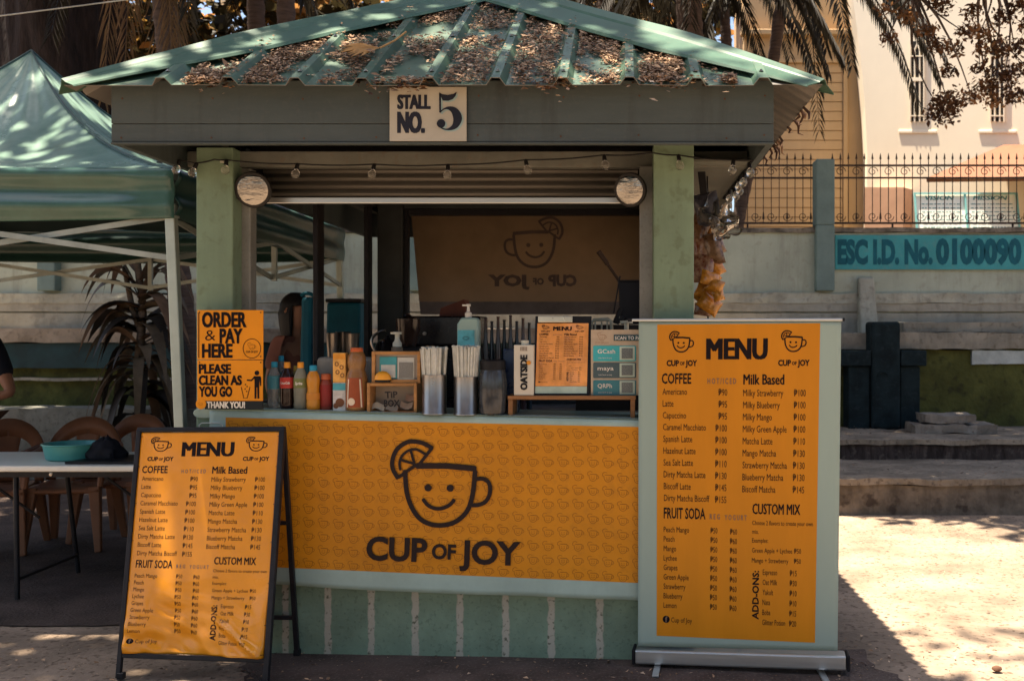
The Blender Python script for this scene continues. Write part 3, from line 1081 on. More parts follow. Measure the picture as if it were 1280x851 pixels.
leaves(mb, [(Vector((-.75 + .42 * i, 5.2 + .12 * (i % 2), 11.0)), .7) for i in range(4)], 110, .18, rr, (.5, .35, .15), .4)  # thin unseen leaf veil added to dapple the ground below
leaves(mb, cl, 5200, .34, rr, (.5, .35, .15))
mb.build('crown', LEAFS, bt, recalc=False)

# the fine-leaved tree whose boughs hang into the picture at the right
rt = thing('leafy_tree', 'tree with fine reddish brown leaves hanging over the cream facade', 'tree', (6.6, 9.6, 1.26))
mb = MB()
rr = random.Random(11)
limb(mb, (6.6, 11.6, 1.0), (5.9, 11.0, 6.4), .24, .15, rr, .03)
cl = []
hang = [(1135, 20, 10.2), (1175, 5, 9.9), (1215, 15, 9.6), (1255, 20, 9.8), (1290, 30, 9.7), (1240, 60, 9.7), (1205, 40, 9.9), (1190, 62, 9.8), (1225, 85, 9.8), (1255, 95, 9.7), (1230, 110, 9.8),
        (1185, 90, 9.7), (1185, 128, 9.6), (1178, 140, 9.6), (1268, 120, 9.8), (1285, 85, 9.7), (1160, 38, 9.8), (1105, 12, 10.2), (1268, 60, 9.8), (1110, 48, 10.4), (1215, 122, 9.7), (1170, 57, 9.7), (1240, 128, 9.7), (1280, 5, 9.7), (1225, 40, 9.7)]
for px, py, Y in hang:
    c = P(px, py, Y)
    cl.append((c, rr.uniform(.10, .2)))
tops = [Vector((4.4, 10.2, 5.6)), Vector((3.6, 9.9, 5.2)), Vector((5.2, 9.9, 5.5)), Vector((3.0, 10.3, 5.0))]
for tp in tops:
    limb(mb, (5.9, 11.0, 6.3), tp, .11, .05, rr, .06)
for i, (c, r) in enumerate(cl):
    tp = min(tops, key=lambda q: (q - c).length)
    limb(mb, tp, c, .018, .004, rr, .08, 5)
mb.build('trunk', BR_BARK, rt, smooth=True)
mb = MB()
REDLEAF = [mat('red_leaf_dark', (.085, .042, .022), .5, var=.4, vs=3, translucent=.3), mat('red_leaf', (.18, .088, .04), .5, var=.4, vs=3, translucent=.4), mat('red_leaf_pale', (.34, .18, .08), .5, var=.3, vs=3, translucent=.4)]
leaves(mb, cl, 3600, .062, rr, (.45, .4, .15), .8, .6)
big = []
for i in range(56):
    a = rr.uniform(0, 6.28)
    q = 3.4 * math.sqrt(rr.random())
    big.append((Vector((2.3 + q * math.cos(a), 9.6 + 2.3 * math.sin(a) * math.sqrt(rr.random()), rr.uniform(6.2, 8.2))), rr.uniform(.6, 1.05)))
leaves(mb, big, 19000, .21, rr, (.45, .4, .15), .7)
mb.build('crown', REDLEAF, rt, recalc=False)

# palms
FROND = mat('palm_frond', (.024, .020, .013), .5, var=.4, vs=3, translucent=.3)
FROND_DRY = mat('palm_frond_dry', (.20, .12, .06), .7, var=.4, vs=3, translucent=.3)


def frond(mb, root, az, L_, rise, drop, rr, leafl=.46, w=.042, hang=.75):
    root = Vector(root)
    h = Vector((math.cos(az), math.sin(az), 0))
    n = 26
    pts = [root + h * L_ * .92 * (t - .18 * t * t) + Vector((0, 0, rise * math.sin(min(1, t * 1.6) * math.pi / 2) * (1 - t * .4) - drop * t * t)) for t in [i / n for i in range(n + 1)]]
    mb.tube(pts, [.022 * (1 - i / n * .85) for i in range(n + 1)], 5)
    side = Vector((-h.y, h.x, 0))
    for i in range(3, n + 1):
        for sub in (0, .5):
            p = pts[i] if not sub or i == n else pts[i].lerp(pts[i + 1], .5)
            d = (pts[i] - pts[i - 1]).normalized()
            t = i / n
            ll = leafl * (1 - .55 * abs(t - .4) / .6) * rr.uniform(.8, 1.1)
            for s in (-1, 1):
                o = (side * s * .8 + d * .75 + Vector((0, 0, -hang * rr.uniform(.6, 1.3)))).normalized()
                mid = p + o * ll * .5 + Vector((0, 0, .01))
                tip = p + o * ll + Vector((0, 0, -.10 * ll - .03))
                k = o.cross(Vector((0, 0, 1))).normalized() * w * .5 + Vector((0, 0, w * .35))
                mb.add([p, mid + k, tip, mid - k], [(0, 1, 2, 3)])


def palm(label, px, py_base, Y, wpx, crown_z, nf, L_, seed, lean=0., dry=0, azs=None, z0=1.1):
    rr = random.Random(seed)
    x = XX(px, Y)
    t = thing('palm_tree', label, 'palm', (x, Y, 1.26), 'palm trees behind the fence')
    r = wpx / F * Y / 2
    n = 60
    mb = MB()
    pts = [(x + lean * (i / n) + .03 * math.sin(i * .2), Y, z0 + (crown_z - z0) * i / n) for i in range(n + 1)]
    mb.tube(pts, [r * (1.06 if i % 2 else .97) for i in range(n + 1)], 14)
    mb.build('trunk', PALM_BARK, t, smooth=True)
    top = Vector(pts[-1])
    for i in range(nf):
        az = azs[i] if azs else 2 * math.pi * i / nf + rr.uniform(-.25, .25)
        mb = MB()
        frond(mb, top, az, L_ * rr.uniform(.85, 1.1), rr.uniform(.15, .5), rr.uniform(1.5, 2.4), rr)
        mb.build('frond', FROND, t, recalc=False)
    for i in range(dry):
        mb = MB()
        frond(mb, top + Vector((0, 0, -.1)), rr.uniform(0, 6.28), .75, .0, 2.6, rr, .55, .03, 1.4)
        mb.build('dry_frond', FROND_DRY, t, recalc=False)
    return t


palm('palm with thick brown trunk and hanging dry fronds beside the big dark tree', 241, 0, 9.9, 29, 6.4, 7, 2.1, 21, dry=5, lean=-.40, z0=-.05)
palm('slim palm trunk rising over the middle of the stall roof ridge', 318, 0, 14.6, 21, 8.2, 6, 2.3, 22)
palm('dark palm trunk close beside another slim trunk over the roof', 355, 0, 13.6, 22, 8.0, 6, 2.3, 23)
palm('palm trunk rising just right of the roof apex among feathery fronds', 758, 0, 14.2, 20, 6.5, 8, 2.4, 24)
palm('thickest palm trunk over the right roof hip', 863, 0, 12.9, 32, 6.4, 8, 2.4, 25)
palm('thin dark palm trunk right of the thickest palm', 907, 0, 15.2, 13, 7.4, 7, 2.4, 26)
palm('palm with long fronds drooping in front of the beige wing', 892, 0, 14.4, 15, 6.9, 11, 2.7, 27, lean=1.15, azs=[3.3, 3.9, 4.5, 5.0, 5.4, 5.75, 6.0, 6.25, .2, 2.6, 1.2])

# far trees closing the view
spots = [(-60, 19, 8, 2.9), (60, 22, 9, 3.4), (190, 18, 7.5, 2.6), (290, 23, 9.5, 3.4), (400, 19, 8, 2.8), (500, 24, 9, 3.4), (610, 19, 8, 2.8), (700, 23, 9, 3.2), (790, 19.5, 8, 2.6), (880, 25, 9, 2.6)]
labs = ['bushy tree at the far left edge behind the tent', 'tall leafy tree showing past the big dark trunk', 'golden leaved tree behind the palm with dry fronds', 'tall golden tree between the slim palm trunks', 'dark leaved tree behind the left roof hip',
        'tall tree farthest back over the roof slope', 'leafy tree behind the roof apex', 'tall tree behind the feathery palm right of the apex', 'low golden tree behind the thickest palm', 'tree next to the beige building wing']
for i, (px, Y, h, r) in enumerate(spots):
    tree('leafy_tree', labs[i], (XX(px, Y), Y, 1.2), h, r, .17, 4600, .36, 60 + i, FAR, (.36, .38, .26) if i % 2 and i > 2 else (.66, .24, .10), 'trees beyond the railing', cz=.55, zr=h * .36)
# a scrubby hedge beyond the railing
mb = MB()
rr = random.Random(5)
cl = [(Vector((rr.uniform(-16, 1.6), rr.uniform(17, 26), rr.uniform(1.6, 8.6))), rr.uniform(.8, 1.4)) for _ in range(120)]
leaves(mb, cl, 22000, .34, rr, (.45, .33, .22))
tag(mb.build('undergrowth', FAR, recalc=False), 'tangled golden brown undergrowth beyond the railing', 'undergrowth', kind='stuff')
# trees on the photographer's side of the yard: they shade the ground there and show in the mirrors and steel
BEH = [(-6.5, -3.0, 8.6, 4.2, 'spreading tree behind the photographer nearest the tent'), (-.8, -4.6, 9.2, 4.4, 'spreading tree straight behind the photographer'), (5.0, -4.6, 8.8, 3.6, 'spreading tree behind the photographer on the sunny side'),
       (-12, -12, 9, 4.2, 'farther tree across the yard beyond the tent side'), (-3, -14, 9, 4.2, 'farther tree across the yard facing the counter'), (6, -13, 9, 4.2, 'farther tree across the yard facing the roll-up banner'), (13, -9, 9, 4.0, 'farther tree across the yard on the sunny side')]
for i, (x, y, h, r, lab) in enumerate(BEH):
    tree('leafy_tree', lab, (x, y, 0), h, r, .2, 3600 if i < 3 else 1500, .36 if i < 3 else .55, 90 + i, LEAFS, group='trees across the yard', cz=.78, zr=1.3 if i < 3 else 2.6, ncl=40 if i < 3 else 26)
# overhead wire across the trees
mb = MB()
a, b = P(-900, 116, 8.6), P(420, -35, 8.6)
mb.tube([a.lerp(b, i / 10) - Vector((0, 0, .06 * math.sin(math.pi * i / 10))) for i in range(11)], .006, 6)
tag(mb.build('overhead_wire', mat('wire_grey', (.4, .38, .34), .4)), 'grey overhead wire crossing the big dark trunk', 'wire')


# ================================================================== THE STALL
def Yf(x):
    return 4.412 - .055 * x


def zt(x):
    return 1.067 - .021 * x


def on_front(px, py, off=0., q=0.):
    Y = (4.412 - off) / (1 + .055 * (px - CX) / F)
    p = P(px, py, Y)
    return p


XL, XR, YB = -1.942, .309, 7.35
st = thing('food_stall', 'green kiosk with ribbed green metal roof and open serving counter', 'stall', (-.8, 5.6, 0))
STR = stripe_mat([on_front(p, 780).x for p in (302, 357, 410, 464, 519, 575, 632, 689, 750, 812)], .034)
mb = MB()
xa, xb = XL + .03, XR - .01
mb.hexa([(xa, Yf(xa), -.05), (xb, Yf(xb), -.05), (xb, Yf(xb) + .14, -.05), (xa, Yf(xa) + .14, -.05), (xa, Yf(xa), zt(xa) - .047), (xb, Yf(xb), zt(xb) - .047), (xb, Yf(xb) + .14, zt(xb) - .047), (xa, Yf(xa) + .14, zt(xa) - .047)])
mb.build('counter_wall', STR, st)
# counter slab with a rounded left end
mb = MB()
prof = []
x0, x1 = XL - .0, XR + .02
n = 8
for i in range(n + 1):
    a = math.pi / 2 + math.pi * i / n
    prof.append((x0 + .035 + .035 * math.cos(a), .035 * math.sin(a)))
ring_f, ring_b = [], []
pts = [(x1, .022)] + [(x, .022 * s / .035) for x, s in prof] + [(x1, -.022)]
for x, dz in pts:
    ring_f.append((x, Yf(x) - .035, zt(x) - .022 + dz))
    ring_b.append((x, Yf(x) + .36, zt(x) - .022 + dz))
k = len(pts)
mb.add(ring_f + ring_b, [tuple(range(k)), tuple(range(2 * k - 1, k - 1, -1))] + [((i + 1) % k, i, k + i, k + (i + 1) % k) for i in range(k)])
mb.build('counter_top', mat('counter_paint', (.33, .42, .34), .45, var=.12, vs=5, bump=.05, speck=.25, speck_col=(.2, .26, .2), speck_s=30), st, bevel=.004)
for (a, b, y) in ((XX(245, 4.515), XX(291, 4.515), 4.515), (XX(817, 4.40), XR, 4.40)):
    mb = MB()
    mb.box(a, b, y, y + .17, 0, 2.288)
    mb.build('post', GREEN_POST, st, bevel=.006)
mb = MB()
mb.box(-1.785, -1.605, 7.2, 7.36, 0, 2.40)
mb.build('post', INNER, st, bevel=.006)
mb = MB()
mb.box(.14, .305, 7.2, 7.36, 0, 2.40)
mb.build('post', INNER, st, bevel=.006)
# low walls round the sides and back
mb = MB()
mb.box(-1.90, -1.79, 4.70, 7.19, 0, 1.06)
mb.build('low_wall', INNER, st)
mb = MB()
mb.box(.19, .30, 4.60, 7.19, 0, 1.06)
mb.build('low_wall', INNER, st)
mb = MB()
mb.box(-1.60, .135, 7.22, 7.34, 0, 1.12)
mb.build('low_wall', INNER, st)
mb = MB()
mb.box(-1.79, .19, 4.6, 7.2, .004, .04)
mb.build('stall_floor', mat('stall_floor', (.12, .10, .085), .7), st)
mb = MB()
mb.box(-2.03, .58, 4.60, 4.66, 2.212, 2.285)
mb.build('tie_beam', BEAM, st, bevel=.004)
mb = MB()
mb.box(-1.90, -1.80, 4.70, 7.19, 2.375, 2.44)
mb.build('head_beam', INNER, st)
mb = MB()
mb.box(.20, .30, 4.67, 7.19, 2.10, 2.44)
mb.build('head_beam', INNER, st)
mb = MB()
mb.box(-1.60, .135, 7.22, 7.34, 2.345, 2.44)
mb.build('head_beam', INNER, st)
mb = MB()
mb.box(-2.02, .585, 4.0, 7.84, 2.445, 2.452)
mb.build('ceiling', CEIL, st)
mb = MB()
mb.box(.312, .588, 4.48, 7.84, 2.216, 2.226)
mb.build('soffit', BEAM, st)
mb = MB()
mb.box(-2.03, -1.945, 4.67, 7.84, 2.38, 2.39)
mb.build('soffit', BEAM, st)
# fascia boards
mb = MB()
mb.box(-2.045, .597, 3.97, 3.998, 2.281, 2.452)
mb.box(-2.045, .597, 3.971, 3.998, 2.208, 2.279)
mb.box(-2.045, .597, 3.964, 3.998, 2.198, 2.206)
fa = mb.build('fascia', FASCIA, st, bevel=.002)
mb = MB()
for q in (150, 263, 377, 470, 600, 702, 801, 905, 958):
    for w_ in (122, 171):
        mb.lathe([(.004, 0), (.004, .0015), (0, .002)], P(q + 3 * math.sin(q + w_), w_ + 2 * math.cos(q), 3.97), 8, M=Matrix.Rotation(R(90), 3, 'X'))
mb.build('nail', mat('rusty_nail', (.10, .05, .03), .7), st)
for x in (-2.045, .569):
    mb = MB()
    mb.box(x, x + .028, 4.0, 7.86, 2.20, 2.44)
    mb.build('fascia', FASCIA, st)
mb = MB()
mb.box(-2.045, .597, 7.862, 7.89, 2.20, 2.44)
mb.build('fascia', FASCIA, st)
# roll shutter, half up, with its side guides and box
mb = MB()
for k in range(4):
    z0 = 2.088 + .036 * k

    def slat(u, v, z0=z0):
        a = v * math.pi
        return (-1.70 + 1.765 * u, 4.70 - .012 * math.sin(a) - .003 * math.sin(2 * a), z0 + .0345 * v)
    mb.grid(slat, 1, 8)
mb.build('shutter', GREY_METAL, st, smooth=True, solid=(.002, 1))
mb = MB()
mb.box(-1.70, .065, 4.685, 4.715, 2.055, 2.084)
mb.build('shutter_bottom_bar', ALU, st, bevel=.003)
mb = MB()
mb.box(-1.775, .135, 4.74, 5.0, 2.12, 2.43)
mb.build('shutter_box', DARK_FRAME, st)
for a, b, y in ((XX(297, 4.62), XX(313, 4.62), 4.62), (XX(799.5, 4.56), XX(816.5, 4.56), 4.56)):
    mb = MB()
    mb.box(a, b, y, y + .08, zt(0) - .03, 2.21)
    mb.build('shutter_guide', GUIDE, st, bevel=.004)
# dark frame of the side window with a mullion
mb = MB()
x = -1.845
mb.box(x - .03, x + .03, 4.72, 7.18, 1.062, 1.10)
mb.box(x - .03, x + .03, 4.72, 7.18, 2.335, 2.373)
mb.box(x - .0, x + .03, 7.06, 7.18, 1.10, 2.335)
mb.box(x - .03, x + .03, 4.72, 4.78, 1.10, 2.335)
mb.build('window_frame', DARK_FRAME, st)
mb = MB()
mb.box(x - .0, x + .03, 5.90, 6.03, 1.102, 2.333)
mb.build('mullion', DARK_FRAME, st, bevel=.006)
mb = MB()
mb.box(-1.60, -1.57, 7.24, 7.30, 1.12, 2.343)
mb.box(-1.568, .13, 7.24, 7.30, 2.30, 2.342)
mb.build('back_window_frame', DARK_FRAME, st)

# ------------------------------------------------------------------ ribbed hip roof
EXL, EXR, EY0, EY1, EZ = -2.166, .767, 3.85, 7.98, 2.405
AX = (EXL + EXR) / 2
HALF = (EXR - EXL) / 2
RISE = .855
SL = RISE / HALF


def rib_profile(lo, hi, first, pitch):
    """(coordinate, height) across the sheet: flat pans and trapezoid ribs"""
    out = [(lo, 0.)]
    c = first
    while c < hi:
        for d, h in (((-.038, 0.), (-.017, .029), (.017, .029), (.038, 0.)) if pitch > .2 else ((-.030, 0.), (-.014, .020), (.014, .020), (.030, 0.))):
            if lo < c + d < hi:
                out.append((c + d, h))
        c += pitch
    out.append((hi, 0.))
    return out


def roof_face(mb, kind):
    nrm = Vector((0, 0, 1))
    if kind == 'front':
        prof = rib_profile(EXL, EXR, XX(202, EY0), .2585)
        ev = lambda c, t: Vector((c, EY0 + t, EZ + SL * t))
        lim = lambda c: max(.0, min(c - EXL, EXR - c))
        up = Vector((0, -SL, 1)).normalized()
    elif kind == 'back':
        prof = rib_profile(EXL, EXR, EXL + .2, .2585)
        ev = lambda c, t: Vector((c, EY1 - t, EZ + SL * t))
        lim = lambda c: max(.0, min(c - EXL, EXR - c))
        up = Vector((0, SL, 1)).normalized()
    elif kind == 'right':
        prof = rib_profile(EY0, EY1, EY0 + .06, .105)
        ev = lambda c, t: Vector((EXR - t, c, EZ + SL * t))
        lim = lambda c: max(.0, min(c - EY0, EY1 - c, HALF))
        up = Vector((SL, 0, 1)).normalized()
    else:
        prof = rib_profile(EY0, EY1, EY0 + .12, .2585)
        ev = lambda c, t: Vector((EXL + t, c, EZ + SL * t))
        lim = lambda c: max(.0, min(c - EY0, EY1 - c, HALF))
        up = Vector((-SL, 0, 1)).normalized()
    # break the profile at the apex / ridge corners so the top edge follows the hips
    cuts = [AX] if kind in ('front', 'back') else [EY0 + HALF, EY1 - HALF]
    p2 = []
    for (a, ha), (b, hb) in zip(prof, prof[1:]):
        p2.append((a, ha))
        for c in cuts:
            if a < c < b:
                p2.append((c, ha + (hb - ha) * (c - a) / (b - a)))
    p2.append(prof[-1])
    vs, fs = [], []
    for c, h in p2:
        L_ = lim(c)
        sag = .006 * noise.noise(Vector((c * 3, 1.7, 0)))
        for j in range(5):
            vs.append(ev(c, L_ * j / 4) + up * (h + sag * (1 - j / 4)))
    for i in range(len(p2) - 1):
        for j in range(4):
            a = i * 5 + j
            fs.append((a, a + 5, a + 6, a + 1))
    mb.add(vs, fs)


rf = None
for kind in ('front', 'right', 'left', 'back'):
    mb = MB()
    roof_face(mb, kind)
    # orient upwards
    for i, f in enumerate(mb.f):
        a, b, c = (mb.v[q] for q in f[:3])
        nn = (b - a).cross(c - a)
        if nn.length < 1e-10:
            nn = (mb.v[f[2]] - mb.v[f[1]]).cross(mb.v[f[3]] - mb.v[f[1]])
        if nn.z < 0:
            mb.f[i] = f[::-1]
    mb.build('roof_sheet', [ROOF, ROOF_UNDER], st, solid=(.003, -1, 1), recalc=False)
# hip and ridge caps: folded flashing with a raised roll
apex = Vector((AX, EY0 + HALF, EZ + RISE))
apex2 = Vector((AX, EY1 - HALF, EZ + RISE))


def cap(a, b, na, nb, w, name='ridge_cap'):
    """cap along a-b lying on two slopes with normals na, nb"""
    a, b = Vector(a), Vector(b)
    d = (b - a).normalized()
    sa = (na.cross(d)).normalized()
    sb = (nb.cross(d)).normalized()
    upv = (na + nb).normalized()
    if sa.z > 0:
        sa = -sa
    if sb.z > 0:
        sb = -sb
    mb = MB()
    prof = [sa * w + na * .030, sa * (w - .012) + na * .040, sa * .050 + na * .038, sa * .036 + na * .046, upv * .060, sb * .036 + nb * .046, sb * .050 + nb * .038, sb * (w - .012) + nb * .040, sb * w + nb * .030]
    vs, fs = [], []
    m = 12
    for i in range(m + 1):
        q = a.lerp(b, i / m)
        wob = Vector((0, 0, .004 * noise.noise(q * 4)))
        tp = .4 + .6 * min(1, i / 4)
        for p in prof:
            vs.append(q + p * tp + wob)
    k = len(prof)
    for i in range(m):
        for j in range(k - 1):
            fs.append((i * k + j, i * k + j + 1, (i + 1) * k + j + 1, (i + 1) * k + j))
    mb.add(vs, fs)
    return mb.build(name, ROOF_CAP, st, solid=(.003, 0))


nF, nB = Vector((0, -SL, 1)).normalized(), Vector((0, SL, 1)).normalized()
nR, nL = Vector((SL, 0, 1)).normalized(), Vector((-SL, 0, 1)).normalized()
cap((EXL + .0, EY0 + .0, EZ), apex, nF, nL, .23)
cap((EXR - .0, EY0 + .0, EZ), apex, nF, nR, .23)
cap((EXL, EY1, EZ), apex2, nB, nL, .17)
cap((EXR, EY1, EZ), apex2, nB, nR, .17)
cap(apex, apex2, nL, nR, .17)
mb = MB()
c = 0
x = XX(202, EY0)
while x < EXR - .1:
    for t in (.07, .55, 1.0):
        if t < min(x - EXL, EXR - x) - .05:
            q = Vector((x, EY0 + t, EZ + SL * t)) + nF * .029
            mb.lathe([(.009, 0), (.009, .003), (.005, .004), (.005, .009), (0, .010)], q, 8)
    x += .2585
mb.build('roof_screws', STEEL, st)

# dead leaves and twigs lying on the roof
LIT = [mat('litter_brown', (.24, .145, .085), .9, var=.3, vs=40), mat('litter_tan', (.46, .30, .18), .9, var=.3, vs=40), mat('litter_dark', (.08, .045, .03), .9, var=.3, vs=40), mat('litter_pale', (.58, .42, .28), .9, var=.3, vs=40)]


def bit(mb, p, up, rr, s):
    u = Vector((rr.gauss(0, 1), rr.gauss(0, 1), rr.gauss(0, .25)))
    u = (u - up * u.dot(up) * .8).normalized()
    w = u.cross(up).normalized()
    ww = s * rr.uniform(.1, .34)
    lift = up * s * rr.uniform(.02, .3)
    mb.mi = rr.choices((0, 1, 2, 3), (.42, .3, .18, .10))[0]
    mb.add([p - u * s * .5, p + w * ww + lift, p + u * s * .5 + up * rr.uniform(0, .3) * s, p - w * ww + lift * .5], [(0, 1, 2, 3)])


mb = MB()
rr = random.Random(17)
count = 0
first = XX(202, EY0)
while count < 21000:
    x = rr.uniform(EXL + .45, EXR - .33)
    t = rr.uniform(.0, 1) * (min(x - EXL, EXR - x) - .16)
    if t < 0:
        continue
    fr = ((x - first) / .2585) % 1.0
    d = min(fr, 1 - fr) * .2585
    y = EY0 + t
    dens = noise.noise(Vector((x * 3.6, t * 5.0, 4.2))) * 1.1 + noise.noise(Vector((x * 11, t * 13, 2.2))) * .45
    edge = 1 - (t / max(.05, (min(x - EXL, EXR - x) - .16)))
    dens += .22 * (1 - edge) - .02 - (.45 if x > .25 else 0) - (.3 if x < -1.75 else 0) + (.14 if abs(x + .75) < .75 else -.1)
    if d < .042:
        if rr.random() > (.10 if dens > .15 else .02):
            continue
    elif dens < rr.uniform(-.02, .16):
        if rr.random() > .02:
            continue
    p = Vector((x, y, EZ + SL * t)) + nF * (.004 + rr.random() ** 2 * .022 + (.029 if d < .026 else 0))
    bit(mb, p, nF, rr, rr.uniform(.007, .022) if rr.random() < .93 else rr.uniform(.022, .045))
    count += 1
# drifts at the eave
for cx_, sp, n_ in ((XX(502, 3.85), .05, 260), (XX(685, 3.85), .05, 200), (XX(838, 3.85), .08, 150), (XX(465, 3.85), .03, 60), (XX(262, 3.85), .05, 100)):
    for _ in range(n_):
        x = cx_ + rr.gauss(0, sp)
        hang = max(0, rr.gauss(0, .02))
        p = Vector((x, EY0 + rr.uniform(-.02, .09), EZ + .012 + rr.uniform(-.01, .02)))
        if p.y < EY0 + .004:
            p.z -= hang * 1.6
        bit(mb, p, nF, rr, rr.uniform(.014, .04))
tag(mb.build('leaf_litter', LIT, recalc=False), 'dry brown leaf litter caught between the roof ribs', 'leaf litter', kind='stuff')
# one large dry palm leaf on the roof
mb = MB()
c0 = Vector((XX(476, 4.15), 4.16, EZ + SL * .31)) + nF * .05
for i in range(9):
    a = -.3 + i * .19
    u = (Vector((-math.cos(a), 0, 0)) + Vector((0, -1 / math.hypot(1, SL), -SL / math.hypot(1, SL))) * math.sin(a)).normalized()
    w = u.cross(nF).normalized()
    L_ = .16 + .015 * math.sin(i * 2.1)
    mb.add([c0, c0 + u * L_ * .6 + w * .011 + nF * .012, c0 + u * L_, c0 + u * L_ * .6 - w * .011 + nF * .008], [(0, 1, 2, 3)])
mb.tube([c0, c0 + Vector((.05, .05, .045)), c0 + Vector((.085, .11, .10))], .004, 6)
tag(mb.build('dry_leaf', mat('dry_fan_leaf', (.48, .27, .10), .7, var=.25, vs=20), recalc=False), 'large pale orange fan shaped dry leaf on the roof litter', 'leaf')
# shreds hanging off the right eave
mb = MB()
for i in range(17):
    y = rr.uniform(EY0 + .35, EY0 + 1.6)
    p = Vector((EXR - .005, y, EZ + .0))
    d = Vector((rr.uniform(-.01, .03), rr.uniform(-.03, .03), -rr.uniform(.02, .07)))
    mb.mi = rr.choice((0, 2, 2))
    mb.tube([p, p + d * .5 + Vector((.012, 0, 0)), p + d, p + d * 1.3 + Vector((rr.uniform(-.02, .02), 0, .01))], [.006, .007, .004, .001], 5)
tag(mb.build('hanging_litter', LIT), 'shreds of dry leaves hanging off the side eave', 'leaf litter', kind='stuff')

# ------------------------------------------------------------------ signs on the stall
Ys = 3.955
sg = thing('stall_sign', 'white sign reading STALL NO. 5 on the grey fascia', 'sign', P(535, 177, Ys))
mb = MB()
mb.box(XX(487, Ys), XX(583, Ys), Ys, Ys + .006, ZZ(176.5, Ys), ZZ(109, Ys))
mb.build('sign_board', mat('sign_cream', (.44, .415, .345), .55, var=.08, vs=6, streak=.2, streak_col=(.4, .34, .25)), sg)
fm = lambda x, y, o=0.: Vector((XX(x, Ys), Ys - o, ZZ(y, Ys)))
mb = MB()
put_text(mb, fm, 'STALL', 496.5, 136, 17.5, width=42, bold=.07, res=3)
put_text(mb, fm, 'NO.', 496.5, 165.5, 26, width=35, bold=.075, res=3)
NAVY = mat('navy_ink', (.018, .02, .032), .5)
mb.build('lettering', NAVY, sg)
five_top = [(549, 116), (553, 118.2), (560, 119.2), (567, 117.8), (571, 115.2), (569.5, 120.5), (566, 124.5), (560.5, 126.5), (553.5, 126.2)]


def five(mb, fm, dx, dy, off):
    add = lambda poly: flat(mb, [(a + dx, b + dy) for a, b in poly], [tuple(range(len(poly)))], lambda v, o: fm(v[0], v[1], o), off)
    vs, fs = [], []
    add(five_top)
    add([(549, 116), (551.3, 117.2), (551.6, 141.5), (549.2, 141)])
    path = smooth_path([(550.4, 140.5), (555, 136.8), (561, 135.6), (567.5, 138.5), (571.5, 145), (571.8, 151.5), (568, 158.5), (561, 162), (554.5, 161.5), (549.5, 158.5)], 5)
    n = len(path)
    P2 = []
    for i, p in enumerate(path):
        t = i / (n - 1)
        w = 1.6 + 9.5 * max(0, math.sin(math.pi * min(1, max(0, (t - .12) / .72)))) ** 1.6
        a, b = path[max(i - 1, 0)], path[min(i + 1, n - 1)]
        d = Vector((b[0] - a[0], b[1] - a[1])).normalized()
        nn = Vector((-d.y, d.x))
        P2.append(((p[0] + nn.x * w / 2, p[1] + nn.y * w / 2), (p[0] - nn.x * w / 2, p[1] - nn.y * w / 2)))
    vs = [q for pr in P2 for q in pr]
    fs = [(2 * i, 2 * i + 1, 2 * i + 3, 2 * i + 2) for i in range(n - 1)]
    flat(mb, [(a + dx, b + dy) for a, b in vs], fs, lambda v, o: fm(v[0], v[1], o), off + .0003)
    v2, f2 = disc2(551.5 + dx, 154.8 + dy, 5.4, 20)
    flat(mb, v2, f2, lambda v, o: fm(v[0], v[1], o), off + .0006)


mb = MB()
five(mb, fm, 2.0, 1.6, .0012)
mb.build('numeral_edge', mat('pale_blue_ink', (.30, .42, .42), .5), sg)
mb = MB()
five(mb, fm, 0, 0, .0022)
mb.build('numeral', NAVY, sg)

